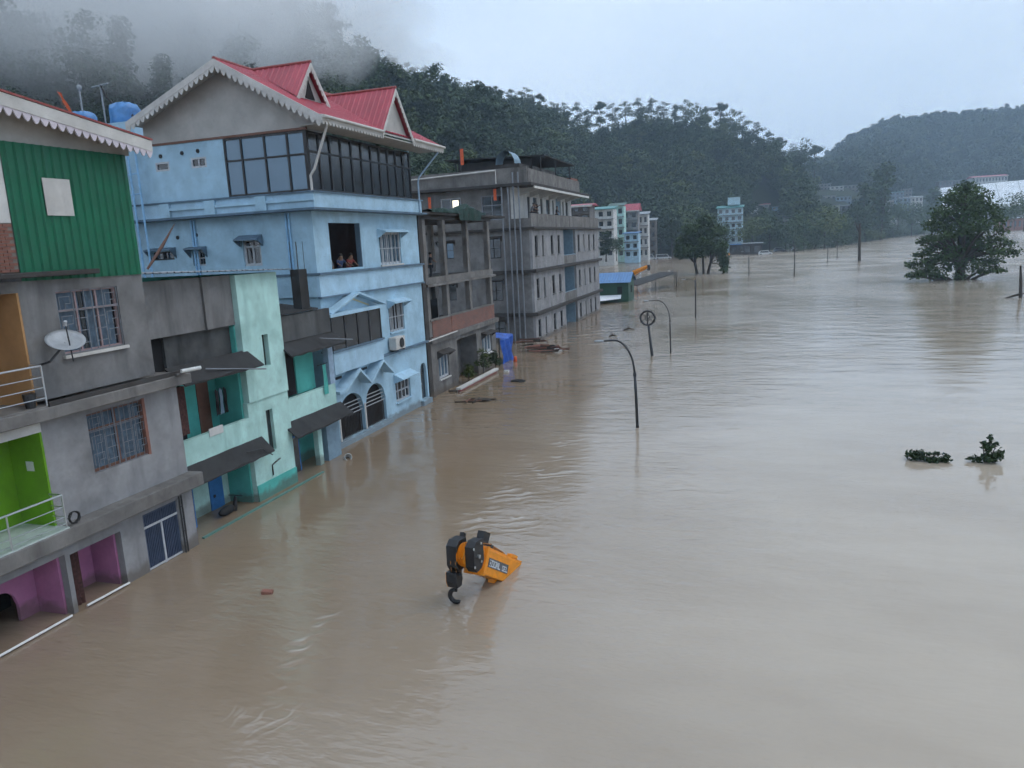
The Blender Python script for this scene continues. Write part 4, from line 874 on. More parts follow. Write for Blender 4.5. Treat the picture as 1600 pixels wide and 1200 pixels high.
# ground floor with arches: strips follow each arch
def arch_wall(g, x, th, spans, y0, y1, z0, z1, n=12):
    cuts = [y0]
    for (a, b, zb, zs_, zt) in spans: cuts += [a+(b-a)*k/n for k in range(n+1)]
    cuts.append(y1)
    for p, q in zip(cuts, cuts[1:]):
        if q-p < 1e-6: continue
        m_ = (p+q)/2; sp_ = next((s for s in spans if s[0] < m_ < s[1]), None)
        if sp_ is None: g.box(x-th, x, p, q, z0, z1); continue
        a, b, zb, zs_, zt = sp_; f = lambda y: zs_+(zt-zs_)*math.sqrt(max(0, 1-((y-(a+b)/2)/((b-a)/2))**2))
        g.hexa([(x-th, p, f(p)), (x, p, f(p)), (x, q, f(q)), (x-th, q, f(q)), (x-th, p, z1), (x, p, z1), (x, q, z1), (x-th, q, z1)])
        if zb > z0: g.box(x-th, x, p, q, z0, zb)
spans = [(30.12, 32.42, 0.27, 1.45, 2.34), (32.62, 34.74, 0.27, 1.45, 2.36), (35.95, 37.75, 0.87, 1.95, 2.24), (39.2, 40.0, 0.34, 2.0, 2.46)]
g = G(); arch_wall(g, XF, 0.25, spans, YS, YE, -1.5, 3.62); g.build('ground_wall', 'sky_blue', Cc)
for (a, b, zb, zs_, zt) in spans[:2]:
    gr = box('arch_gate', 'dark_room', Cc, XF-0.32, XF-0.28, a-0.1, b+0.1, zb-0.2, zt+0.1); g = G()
    f = lambda y: zs_+(zt-zs_)*math.sqrt(max(0, 1-((y-(a+b)/2)/((b-a)/2))**2))
    for k in range(1, 16):
        y = a+(b-a)*k/16; g.tube([(XF-0.12, y, zb), (XF-0.12, y, min(f(y), 1.32))], 0.028, 5)
    g.build('bars', 'dark_grille', gr)
    for z in (1.34, 1.52, 1.72, 1.9):
        ww = math.sqrt(max(0.05, 1-max(0, (z-zs_)/(zt-zs_))**2))*(b-a)/2; tube_part('rail', 'frame_white', gr, [(XF-0.10, (a+b)/2-ww, z), (XF-0.10, (a+b)/2+ww, z)], 0.022, 6)
box('jamb', 'white_board', Cc, XF-0.1, XF+0.03, 30.02, 30.12, 0.27, 1.5); box('jamb', 'white_board', Cc, XF-0.1, XF+0.03, 32.46, 32.58, 0.27, 1.6)
dr = box('arch_door', 'glass_smoke', Cc, XF-0.2, XF-0.15, 39.15, 40.05, 0.3, 2.5); box('handle', 'frame_white', dr, XF-0.148, XF-0.11, 39.3, 39.5, 1.2, 1.25)
window(Cc, 'x', XF, 35.95, 37.75, 0.87, 2.24, 4, (0.4, 0.78), 'frame_white', 'glass_dark', 0.07, 0.12, sill='blue_trim', hood=('blue_trim', 0.55, 0.22))
box('plinth', 'blue_trim', Cc, XF+0.003, XF+0.16, 29.6, 35.2, -1.5, 0.2); box('step', 'blue_trim', Cc, XF+0.003, XF+0.2, 39.0, 40.2, -1.5, 0.3)
# folded gablet canopy over the two arches
zig = [(29.30, 2.72), (29.95, 2.74), (31.35, 3.46), (32.35, 2.66), (33.72, 3.52), (34.75, 2.76)]
for (ya, za), (yb, zb) in zip(zig, zig[1:]):
    G().hexa([(XF+0.003, ya, za), (XF+0.62, ya, za-0.04), (XF+0.62, yb, zb-0.04), (XF+0.003, yb, zb), (XF+0.003, ya, za+0.13), (XF+0.62, ya, za+0.09), (XF+0.62, yb, zb+0.09), (XF+0.003, yb, zb+0.13)]).build('gablet_canopy', 'blue_trim', Cc)
for yc, zc in ((31.35, 3.46), (33.72, 3.52)): G().prism([(XF+0.004, yc-0.85, zc-0.52), (XF+0.004, yc+0.80, zc-0.55), (XF+0.004, yc, zc-0.03)], (0.06, 0, 0)).build('gablet_infill', 'sky_blue', Cc)
for yc, zc in ((30.3, 3.28), (32.75, 3.3)): box('vent_slot', 'cable', Cc, XF+0.002, XF+0.02, yc-0.28, yc+0.28, zc-0.06, zc+0.06)
# upper storeys
g = G(); g.wall('x', XF, 0.25, YS, YE, 3.62, 7.1, [(29.9, 33.6, 4.6, 6.2), (35.85, 37.65, 4.7, 6.25)]); g.build('first_floor_wall', 'sky_blue', Cc)
g = G(); g.wall('x', XF, 0.25, YS, YE, 8.15, 10.88, [(30.68, 33.55, 8.28, 10.38), (35.45, 37.92, 8.28, 9.94)]); g.build('second_floor_wall', 'sky_blue', Cc)
g = G(); g.wall('-y', YS, 0.25, XK, XF-0.25, 6.0, 10.88, [(-22.36, -21.40, 8.62, 9.82), (-27.5, -26.25, 9.10, 9.48), (-25.2, -24.5, 8.75, 9.45)]); g.wall('-y', YS, 0.25, XK, XF-0.25, -1.5, 6.0, [])
g.build('side_wall', 'sky_blue', Cc)
box('far_wall', 'sky_blue', Cc, XK, XF-0.25, YE-0.2, YE, -1.5, 10.88); box('rear_wall', 'sky_blue', Cc, XK-0.2, XK, YS, YE, -1.5, 14.3)
for z in (3.62, 7.2): box('floor', 'sky_blue', Cc, XK, XF-0.255, YS+0.255, YE-0.205, z-0.1, z+0.05)
# first-floor band and glazed box balcony
box('ledge', 'blue_ledge', Cc, XF+0.002, XF+0.18, 34.0, YE+0.1, 3.58, 3.68)
gb = G(); gb.box(XF+0.002, -18.02, 29.15, 33.85, 3.62, 4.60); bal = gb.build('bay_parapet', 'blue_trim', Cc)
box('bay_sill', 'blue_ledge', bal, XF+0.002, -17.95, 29.05, 33.95, 4.601, 4.70); box('bay_head', 'blue_trim', bal, XF+0.002, -17.96, 29.1, 33.95, 6.2, 6.34)
n_ = 4
for k in range(n_): box('pane', 'glass_smoke', bal, -18.06, -18.04, 29.2+4.6*k/n_+0.03, 29.2+4.6*(k+1)/n_-0.03, 4.70, 6.2)
g = G()
for k in range(n_+1): g.box(-18.09, -18.01, 29.2+4.6*k/n_-0.03, 29.2+4.6*k/n_+0.03, 4.70, 6.2)
g.build('mullions', 'frame_black', bal); box('side_pane', 'glass_smoke', bal, XF, -18.07, 29.16, 29.18, 4.7, 6.2)
g = G(); g.prism([(XF+0.003, 29.6, 6.34), (XF+0.003, 34.4, 6.34), (XF+0.003, 32.0, 7.02)], (0.10, 0, 0)); gl = g.build('gablet', 'blue_trim', Cc)
for a, b in (((29.35, 6.30), (32.0, 7.05)), ((34.65, 6.30), (32.0, 7.05))):
    G().prism([(XF+0.1, a[0], a[1]), (XF+0.1, b[0], b[1]), (XF+0.1, b[0], b[1]+0.10), (XF+0.1, a[0], a[1]+0.10)], (0.45, 0, 0)).build('hood', 'blue_trim', gl)
    G().prism([(XF+0.104, a[0]*0.6+32*0.4, 6.42), (XF+0.104, b[0], 6.86), (XF+0.104, b[0], 6.78), (XF+0.104, a[0]*0.6+32*0.4, 6.34)], (0.02, 0, 0)).build('stripe', 'lamp_off', gl) if 'lamp_off' in M else None
window(Cc, 'x', XF, 35.85, 37.65, 4.70, 6.25, 4, (), 'frame_white', 'glass_dark', 0.07, 0.1, sill='blue_trim', hood=('blue_trim', 0.5, 0.12), bars=6)
box('band', 'blue_trim', Cc, XF+0.002, XF+0.14, YS-0.1, YE+0.05, 7.12, 8.08); box('band_ledge', 'blue_ledge', Cc, XF+0.002, XF+0.24, YS-0.15, YE+0.12, 8.08, 8.18); box('band_ledge', 'blue_ledge', Cc, XF+0.002, XF+0.2, YS-0.12, YE+0.1, 7.04, 7.12)
box('side_band', 'sky_blue', Cc, XK, XF, YS-0.10, YS-0.002, 7.12, 8.08); box('side_ledge', 'blue_ledge', Cc, XK, XF, YS-0.15, YS-0.002, 8.08, 8.18)
# second floor: open balcony bay, barred window
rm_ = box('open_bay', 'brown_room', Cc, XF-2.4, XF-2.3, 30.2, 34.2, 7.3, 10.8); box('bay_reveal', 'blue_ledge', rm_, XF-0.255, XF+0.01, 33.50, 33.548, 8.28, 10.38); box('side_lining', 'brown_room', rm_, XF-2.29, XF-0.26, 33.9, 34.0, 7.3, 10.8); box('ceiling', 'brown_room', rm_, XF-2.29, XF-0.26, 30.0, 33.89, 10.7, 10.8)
window(Cc, 'x', XF, 35.45, 37.92, 8.28, 9.94, 5, (), 'frame_white', 'glass_blue', 0.09, 0.1, sill='white_board', hood=('blue_trim', 0.5, 0.12), bars=6)
# side windows
window(Cc, '-y', YS, -22.36, -21.40, 8.62, 9.82, 2, (0.72,), 'frame_white', 'glass_dark', 0.09, 0.1, hood=('blue_ledge', 0.45, 0.16))
window(Cc, '-y', YS, -27.5, -26.25, 9.10, 9.48, 2, (), 'frame_black', 'glass_dark', 0.05, 0.12, hood=('blue_ledge', 0.4, 0.05)); window(Cc, '-y', YS, -25.2, -24.5, 8.75, 9.45, 1, (0.5,), 'frame_white', 'glass_dark', 0.06, 0.12, hood=('blue_ledge', 0.4, 0.05))
for (x, z) in ((-24.83, 10.16), (-25.9, 10.1), (-25.91, 13.74), (-24.71, 13.78), (-23.84, 13.8)):
    G().lathe((x, (YS if z < 11 else 29.0)-0.002, z), (0, -1, 0), [(0, 0.09), (0.03, 0.09), (0.031, 0.05), (0.02, 0.01)], 12).build('vent', 'cable', Cc)
# cornice slab and parapet below the top floor
box('cornice', 'blue_ledge', Cc, XK, -18.0, 28.75, YE+0.2, 10.88, 10.99, bevel=0.02)
g = G(); g.box(XK, -18.1, 28.9, 39.9, 10.992, 11.62); g.build('parapet', 'blue_trim', Cc)
box('parapet_cap', 'blue_ledge', Cc, XK, -18.02, 28.82, 39.98, 11.622, 11.69); box('parapet_rail', 'blue_trim', Cc, -25.9, -18.05, 28.80, 28.896, 11.28, 11.40)
for x in (-26.2, -23.7, -21.0): box('pier', 'sky_blue', Cc, x, x+0.55, 28.78, 28.897, 10.995, 11.61)
# top floor
XT, YT = -18.25, 29.0
g = G(); g.wall('-y', YT, 0.2, -26.75, -22.45, 11.69, 14.3, [(-26.27, -25.5, 13.08, 13.48), (-24.28, -23.45, 13.08, 13.53)]); g.build('top_side_wall', 'sky_blue', Cc)
window(Cc, '-y', YT, -26.27, -25.5, 13.08, 13.48, 1, (), 'frame_white', 'glass_dark', 0.06, 0.03); window(Cc, '-y', YT, -24.28, -23.45, 13.08, 13.53, 2, (), 'frame_white', 'glass_dark', 0.06, 0.03)
box('top_rear_wing', 'sky_blue', Cc, -28.3, -26.752, 29.1, 36.0, 11.69, 14.6)
box('top_backing', 'dark_room', Cc, -22.4, XT-0.35, YT+0.35, 39.0, 11.70, 14.25)
def glazing(axis, pos, a0, a1, cols, zrow, pane, nm):
    z0, z1 = 11.70, 14.18; g = G(); cols = [a0]+cols+[a1]
    for a in cols: ab(g, axis, pos, a-0.045, a+0.045, -0.06, 0.03, z0, z1)
    for z in (z0+0.04, zrow, z1-0.04): ab(g, axis, pos, a0+0.045, a1-0.045, -0.055, 0.025, z-0.04, z+0.04)
    fr = g.build(nm, 'frame_black', Cc)
    for p, q in zip(cols, cols[1:]):
        for za, zb in ((z0+0.08, zrow-0.04), (zrow+0.04, z1-0.08)): ab(G(), axis, pos, p+0.045, q-0.045, -0.03, -0.02, za, zb).build('pane', pane, fr)
glazing('-y', YT, -22.40, XT-0.1, [-21.55, -20.35, -19.2], 13.22, 'glass_blue', 'side_glazing')
glazing('x', XT, YT+0.06, 39.0, [29.9, 30.8, 31.75, 32.7, 33.65, 34.6, 35.5, 36.4, 37.3, 38.15], 13.35, 'glass_smoke', 'front_glazing')
box('corner_mullion', 'frame_black', Cc, XT-0.055, XT+0.035, YT-0.03, YT+0.014, 11.70, 14.18); box('far_top_wall', 'sky_blue', Cc, -26.7, XT-0.05, 39.05, 39.2, 11.69, 14.3)
# roof
RX, RZ, EX, EZ, BX, BZ = -21.8, 17.28, -16.95, 14.56, -26.85, 15.20; Y0, Y1 = 28.2, 40.8
def mz(x): return RZ+(x-RX)*(EZ-RZ)/(EX-RX) if x > RX else RZ+(x-RX)*(BZ-RZ)/(BX-RX)
corrugated([(RX, Y0, RZ), (RX, Y1, RZ), (EX, Y1, EZ), (EX, Y0, EZ)], 0.30, 0.035, (0.49, 0, 0.87), 'x').build('roof_sheet', 'red_sheet', Cc)
corrugated([(RX, Y1, RZ), (RX, Y0, RZ), (BX, Y0, BZ), (BX, Y1, BZ)], 0.30, 0.035, (-0.38, 0, 0.92), 'x').build('roof_sheet', 'red_sheet', Cc)
G().slab([(RX, Y0+0.02, RZ-0.12), (RX, Y1-0.02, RZ-0.12), (EX, Y1-0.02, EZ-0.12), (EX, Y0+0.02, EZ-0.12)], (0, 0, 0.06)).build('roof_boarding', 'gable_grey', Cc); G().slab([(RX-0.002, Y0+0.02, RZ-0.12), (RX-0.002, Y1-0.02, RZ-0.12), (BX, Y1-0.02, BZ-0.12), (BX, Y0+0.02, BZ-0.12)], (0, 0, 0.06)).build('roof_boarding', 'gable_grey', Cc)
G().tube([(RX, Y0-0.02, RZ+0.02), (RX, Y1+0.02, RZ+0.02)], 0.09, 8).build('ridge_cap', 'rust_red', Cc)
def dormer(yc, zr, xs, xe, y0, y1, zb, nm):
    d = G().prism([(xe-0.35, y0+0.25, zb+0.12), (xe-0.35, y1-0.25, zb+0.12), (xe-0.35, yc, zr-0.18)], (0.08, 0, 0)).build(nm, 'gable_grey', Cc)
    lift = Vector((0, 0, 0.03))
    for (yb, nn) in ((y0, (0, -0.75, 0.66)), (y1, (0, 0.75, 0.66))):
        s, e, b = Vector((xs, yc, zr))+lift, Vector((xe, yc, zr))+lift, Vector((xe, yb, zb))+lift
        corrugated([s, e, b, s] if yb == y0 else [e, s, s, b], 0.28, 0.03, nn, 'y').build('roof_sheet', 'red_sheet', d)
        b1, b2 = bargeboard((xe-0.04, yb, zb+0.02), (xe-0.04, yc, zr+0.02), 0.20, (0.05, 0, 0), 0.24, 0.14); o1 = b1.build('bargeboard', 'white_board', d); b2.build('scalloped_trim', 'white_board', d)
    G().tube([(xs, yc, zr+0.04), (xe+0.02, yc, zr+0.04)], 0.07, 8).build('ridge_cap', 'rust_red', d)
    return d
d1 = dormer(30.62, 17.24, -21.8, -18.68, 29.30, 31.94, 15.60, 'small_dormer'); G().prism([(-18.95, 30.35, 15.75), (-18.95, 31.1, 15.75), (-18.95, 30.7, 16.55)], (0.03, 0, 0)).build('vent_opening', 'dark_room', d1)
dormer(35.15, 16.74, -20.85, -16.86, 33.36, 36.86, 14.44, 'front_gable')
def verge(p, q, th, h=0.27, sc=0.30, dr=0.21):
    b1, b2 = bargeboard(p, q, h, th, sc, dr); o = b1.build('bargeboard', 'white_board', Cc); b2.build('scalloped_trim', 'white_board', o)
verge((BX, Y0, BZ), (RX, Y0, RZ), (0, -0.06, 0)); verge((EX, Y0, EZ), (RX, Y0, RZ), (0, -0.06, 0))
verge((EX, Y0-0.06, EZ+0.02), (EX, 33.45, EZ+0.02), (0.06, 0, 0), 0.22, 0.26, 0.15); verge((EX, 36.8, EZ+0.02), (EX, Y1, EZ+0.02), (0.06, 0, 0), 0.22, 0.26, 0.15)
G().tube([(EX+0.12, Y0, EZ-0.05), (EX+0.12, 33.4, EZ-0.05)], 0.07, 8).build('gutter', 'white_board', Cc); G().tube([(EX+0.12, 36.85, EZ-0.05), (EX+0.12, Y1, EZ-0.05)], 0.07, 8).build('gutter', 'white_board', Cc)
g = G(); g.hexa([(BX, 28.6, 14.22), (EX+0.3, 28.6, 14.20), (EX+0.3, 28.7, 14.20), (BX, 28.7, 14.22), (BX, 28.6, 14.3), (EX+0.3, 28.6, 14.3), (EX+0.3, 28.7, 14.3), (BX, 28.7, 14.3)])
G().prism([(-26.75, YT, 14.302), (XT, YT, 14.302), (EX-0.2, YT, 14.48), (RX, YT, RZ-0.06), (-26.7, YT, BZ-0.02)], (0, 0.15, 0)).build('gable_wall', 'gable_grey', Cc)
box('gable_beam', 'frame_brown', Cc, -26.76, XT+0.05, YT-0.04, YT+0.06, 14.20, 14.30); box('soffit', 'gable_grey', Cc, XT-0.1, EX-0.02, Y0+0.5, Y1-0.1, 14.31, 14.36)
tube_part('rain_pipe', 'white_board', Cc, [(EX, 28.75, 14.42), (-17.9, 28.85, 12.55), (-18.12, 28.86, 12.3), (-18.12, 28.86, 11.69)], 0.055); tube_part('rain_pipe', 'grey_pipe', Cc, [(EX, 40.5, 14.42), (-18.0, 39.6, 12.9), (-18.05, 39.55, 12.6), (-18.05, 39.55, 11.0)], 0.05)
# pipes on the side wall
for i, x in enumerate((-28.1, -27.75, -27.45, -27.0, -25.0, -24.85, -19.9, -19.75)):
    z0, z1 = ((8.3, 14.0) if i < 4 else (8.2, 10.86)); tube_part('waste_pipe', 'blue_pipe', Cc, [(x, (YS if z1 < 11 else 28.72)-0.06, z0), (x, (YS if z1 < 11 else 28.72)-0.06, z1)], 0.05, 8)
for z in (12.1, 13.0): tube_part('waste_pipe', 'blue_pipe', Cc, [(-28.2, 28.7, z), (-27.0, 28.7, z+0.06)], 0.03, 6)
# air conditioner on brackets
t_ = thing('air_conditioner', (XF, 36.0, 3.7), 'beige air conditioner unit on the front wall of the blue house', 'air conditioner')
G().box(XF+0.08, XF+0.50, 35.45, 36.55, 3.80, 4.46).build('case', 'white_board', t_, bevel=0.02)
G().lathe((XF+0.501, 36.12, 4.13), (1, 0, 0), [(0, 0.27), (0.02, 0.27), (0.021, 0.02)], 20).build('fan_grille', 'dark_steel', t_); G().box(XF+0.003, XF+0.52, 35.6, 35.66, 3.72, 3.797).build('bracket', 'dark_steel', t_); G().box(XF+0.003, XF+0.52, 36.34, 36.40, 3.72, 3.797).build('bracket', 'dark_steel', t_)
# water tanks under tarpaulin and aerials on the rear roof
G().box(-35.5, -28.31, 30.2, 37, 13.5, 15.7).build('rear_block', 'sky_blue', Cc)
def tank(c, r, h, label):
    t_ = thing('water_tank', c, label, 'water tank'); rr_ = random.Random(int(c[0]*10)); x, y, z = c
    G().lathe(c, (0, 0, 1), [(0.002, r), (h*0.8, r)], 18).build('body', 'black_rubber', t_)
    g = G(); g.lathe((x, y, z+h*0.15), (0, 0, 1), [(0, r*1.12), (h*0.3, r*1.06), (h*0.62, r*1.08), (h*0.8, r*0.95), (h*0.9, r*0.5), (h*0.93, 0.03)], 22)
    g.v = [(vx+rr_.uniform(-.05, .05), vy+rr_.uniform(-.05, .05), vz+rr_.uniform(-.06, .06)) for vx, vy, vz in g.v]; g.build('tarpaulin', 'tarp_blue', t_, smooth=True)
tank((-30.45, 32.0, 15.7), 0.66, 1.2, 'blue wrapped water tank close to the left eave of the red roof'); tank((-33.5, 32.2, 15.7), 0.66, 1.1, 'blue wrapped water tank behind the grey house roof, beside the orange cloth')
for (x, y, z1, lab, hd) in ((-33.15, 32.0, 18.0, 'thin roof mast with a round head behind the grey house', 0), (-31.75, 32.0, 17.95, 'thin roof mast with a flat crossbar behind the grey house', 1)):
    t_ = thing('aerial_mast', (x, y, 15.7), lab, 'mast'); G().tube([(x, y, 15.7), (x, y, z1)], 0.045, 7).build('pole', 'grey_sheet', t_)
    if hd: G().tube([(x-0.55, y, z1-0.02), (x+0.5, y, z1+0.05)], 0.035, 6).build('crossbar', 'grey_sheet', t_); G().tube([(x, y, z1), (x+0.3, y, z1-0.6), (x+0.7, y, z1-1.0), (x+1.2, y, z1-1.0)], 0.05, 7).build('hose', 'cable', t_)
    else: G().ellipsoid((x, y, z1), (0.16, 0.1, 0.16), 10, 6).build('head', 'grey_sheet', t_, smooth=True)
t_ = thing('orange_cloth', (-33.2, 31.2, 15.7), 'orange prayer cloth leaning on the tank behind the grey house roof', 'cloth'); g = G()
for i in range(6):
    for j in range(4): g.v.append((-33.75+0.15*i+0.08*j, 31.2+0.05*math.sin(i*2+j), 17.75-0.28*i-0.03*j))
for i in range(5):
    for j in range(3): a = i*4+j; g.f.append((a, a+1, a+5, a+4))
g.build('fold', 'orange_red', t_, smooth=True); G().tube([(-33.0, 31.22, 15.7), (-33.8, 31.22, 17.8)], 0.02, 5).build('stick', 'frame_brown', t_)
t_ = tag(G().tube([(-24.6, 25.9, 8.75), (-24.3, 26.6, 9.7), (-24.05, 27.2, 10.6)], [0.05, 0.07, 0.015], 6).build('driftwood_plank', 'frame_brown', None, (-24.6, 25.9, 8.75)), 'dark plank leaning against the side of the blue house', 'plank')
# ================================================================ unfinished concrete frame building
D = thing('frame_building', (-18.9, 47.5, 0), 'unfinished concrete frame building with open upper floors and red brick parapet', 'building')
XD = -18.9; cols_ = [41.55, 44.6, 48.65, 52.9]
for (z0, z1) in ((3.65, 6.70), (7.25, 10.70)):
    for y in cols_:
        box('column', 'grey_concrete', D, XD-0.35, XD, y, y+0.42, z0, z1, bevel=0.02); box('column', 'grey_concrete', D, XD-4.8, XD-4.45, y, y+0.42, z0, z1)
box('floor_slab', 'grey_concrete', D, XD-5.0, XD+0.22, 41.3, 53.6, 6.70, 6.86); box('floor_beam', 'grey_concrete', D, XD-0.36, XD+0.06, 41.3, 53.5, 6.862, 7.25); box('floor_slab', 'dark_concrete', D, XD-5.0, XD-0.37, 41.3, 53.5, 6.862, 7.10)
box('roof_beam', 'dark_concrete', D, XD-5.0, XD+0.05, 41.0, 53.6, 10.70, 10.98); box('roof_slab', 'dark_concrete', D, XD-5.2, XD+0.35, 40.75, 56.3, 10.982, 11.12)
box('floor_slab', 'grey_concrete', D, XD-5.0, XD+0.25, 41.3, 53.7, 3.30, 3.60)
# brick parapet: courses too fine to tell apart at this range
def brick_material():
    m, t, b = new_mat('brick_courses'); g = N(t, 'ShaderNodeNewGeometry'); sp = N(t, 'ShaderNodeSeparateXYZ'); t.links.new(g.outputs['Position'], sp.inputs[0]); cb = N(t, 'ShaderNodeCombineXYZ')
    t.links.new(sp.outputs[1], cb.inputs[0]); t.links.new(sp.outputs[2], cb.inputs[1])
    bt = N(t, 'ShaderNodeTexBrick'); bt.inputs['Color1'].default_value = (0.27, 0.105, 0.075, 1); bt.inputs['Color2'].default_value = (0.20, 0.085, 0.065, 1); bt.inputs['Mortar'].default_value = (0.2, 0.17, 0.15, 1)
    bt.inputs['Scale'].default_value = 1; bt.inputs['Brick Width'].default_value = 0.24; bt.inputs['Row Height'].default_value = 0.085; bt.inputs['Mortar Size'].default_value = 0.010
    t.links.new(cb.outputs[0], bt.inputs['Vector']); c = mixc(t, mathn(t, 'MULTIPLY', ramp01(t, noise(t, g.outputs['Position'], 1.5, 5), 0.4, 0.75), 0.5), bt.outputs[0], (0.10, 0.075, 0.07)); t.links.new(c, b.inputs['Base Color']); b.inputs['Roughness'].default_value = 0.9
    bp = N(t, 'ShaderNodeBump', Strength=0.4, Distance=0.01); t.links.new(bt.outputs['Fac'], bp.inputs['Height']); bp.invert = True; L(t, bp, 0, b, 'Normal'); M['brick_courses'] = m
brick_material()
for a, b_ in ((41.98, 44.98), (45.03, 53.4)): box('brick_parapet', 'brick_courses', D, XD-0.2, XD+0.03, a, b_, 3.605, 4.62)
box('parapet_coping', 'grey_concrete', D, XD-0.25, XD+0.08, 41.7, 53.45, 4.622, 4.70)
box('dark_partition', 'dark_room', D, XD-3.4, XD-3.3, 42.2, 50.5, 3.62, 5.4); 
g = G(); g.wall('x', XD, 0.25, 41.3, 53.5, -1.5, 3.30, [(42.55, 44.2, 0.90, 2.50), (45.7, 49.4, -1.5, 2.95), (50.5, 52.5, 1.25, 2.65)]); g.build('ground_wall', 'grey_concrete', D)
g = G(); g.box(XD-5, XD-0.26, 41.3, 41.5, -1.5, 3.3); g.box(XD-5.2, XD-5.0, 41.3, 53.5, -1.5, 7.1); g.build('side_wall', 'grey_concrete', D)
box('side_pier', 'dark_concrete', D, XD-0.5, XD+0.12, 40.75, 41.28, -1.5, 10.7)
porch_ = box('porch_wall', 'grey_render', D, XD-1.4, XD-1.3, 45.3, 49.7, -1.5, 3.2); box('side_lining', 'grey_render', porch_, XD-1.29, XD-0.26, 49.42, 49.5, -1.5, 3.2)
window(D, 'x', XD, 42.55, 44.2, 0.90, 2.50, 3, (), 'frame_white', 'glass_blue', 0.1, 0.12, sill='white_board', hood=('dark_concrete', 0.45, 0.15)); window(D, 'x', XD, 50.5, 52.5, 1.25, 2.65, 3, (), 'frame_white', 'glass_blue', 0.14, 0.12, sill='white_paint', hood=('dark_concrete', 0.45, 0.1))
tube_part('rail_pipe', 'white_board', D, [(XD+0.3, 40.4, 3.55), (XD+0.3, 45.2, 3.62)], 0.045)
# green netting bunched along the roof edge
t_ = thing('shade_net', (XD, 48, 11.13), 'dark green shade net heaped on the concrete frame roof', 'net'); g = G(); rr_ = random.Random(21); n = 30
for i in range(n+1):
    for j in range(7):
        y = 42.2+9.5*i/n; hgt = 0.55*math.exp(-((y-48.6)/1.8)**2)+0.16*math.exp(-((y-44.8)/1.6)**2)+0.10; a = math.pi*j/6; dz = -0.42 if (j == 0 and 46.5 < y < 50.5) else 0
        g.v.append((XD+0.42*math.cos(a)+rr_.uniform(-.06, .06), y, 11.125+hgt*math.sin(a)+rr_.uniform(0, .10)*(0 < j < 6)+dz))
for i in range(n):
    for j in range(6): a = i*7+j; g.f.append((a, a+7, a+8, a+1))
plain('net_green', (0.014, 0.040, 0.034), 0.95, 0, 0.5, 3); g.build('heap', 'net_green', t_)

# ================================================================ long grey apartment block
E_ = thing('apartment_block', (-19.3, 80, 0), 'long grey four-storey apartment block with rows of narrow windows', 'building')
XE, YA, YB, XL = -19.3, 65.8, 95.5, -31.0
rows_ = [(0.0, 2.45, 0.35, 2.0), (2.75, 6.35, 3.95, 5.75), (6.62, 10.2, 7.82, 9.65)]
bays = [66.7, 69.15, 72.3, 75.0, 84.0, 86.9, 89.6, 92.3]
pane_w = 0.9
for ri, (z0, z1, wz0, wz1) in enumerate(rows_):
    zb = -1.5 if ri == 0 else z0
    for (a, b_) in ((YA, 77.4), (82.8, YB)):
        hs = [(y, y+(pane_w if k % 4 != 1 else 0.5), wz0, wz1) for k, y in enumerate(bays) if a < y < b_]
        g = G(); g.wall('x', XE, 0.25, a, b_, zb, z1, hs); w_ = g.build('front_wall', 'grey_render_pale', E_)
        for h in hs:
            o = G(); o.box(XE-0.20, XE-0.17, h[0], h[1], h[2], h[3]); wdw = o.build('window', 'glass_dark', E_)
            o = G(); o.box(XE-0.168, XE-0.10, h[0], h[0]+0.07, h[2], h[3]); o.box(XE-0.168, XE-0.10, h[1]-0.07, h[1], h[2], h[3]); o.box(XE-0.168, XE-0.10, h[0]+0.07, h[1]-0.07, h[3]-0.07, h[3]); o.box(XE-0.166, XE-0.11, h[0]+0.07, h[1]-0.07, h[2]+0.6*(h[3]-h[2]), h[2]+0.6*(h[3]-h[2])+0.06); o.build('frame', 'frame_black', wdw)
            G().box(XE+0.002, XE+0.10, h[0]-0.1, h[1]+0.1, h[2]-0.10, h[2]-0.02).build('sill', 'grey_concrete', wdw)
    box('bay_wall', 'dull_cyan', E_, XE-1.5, XE-1.4, 77.4, 82.8, zb, z1); box('side_lining', 'dull_cyan', E_, XE-1.39, XE-0.255, 82.70, 82.797, zb, z1)
    if ri: bp_ = box('balcony_parapet', 'grey_concrete', E_, XE-0.12, XE-0.01, 77.42, 82.78, z0, z0+0.9); box('balcony_rail', 'dull_cyan', bp_, XE-0.1, XE-0.03, 77.42, 82.78, z0+0.902, z0+0.98)
    sh = [] if ri == 0 else [(-23.7, -22.3, z0+1.15, z0+2.95), (-28.4, -26.9, z0+1.3, z0+2.8)]
    if ri == 0: sh = [(-23.6, -22.2, 0.6, 2.0)]
    g = G(); g.wall('-y', YA, 0.25, XL, XE-0.25, zb, z1, sh); g.build('end_wall', 'grey_render', E_)
    for k_, h in enumerate(sh): window(E_, '-y', YA, h[0], h[1], h[2], h[3], 2, (0.5,), 'frame_black', 'glass_dark' if (k_ == 0 or ri == 1) else 'glass_blue', 0.06, 0.12, split=False, hood=('dark_concrete', 0.4, 0.05))
for z in (2.45, 6.35, 10.2): box('floor_band', 'dark_concrete', E_, XL-0.2, XE+0.35, YA-0.35, YB+0.4, z, z+(0.30 if z < 10 else 0.22), bevel=0.02)
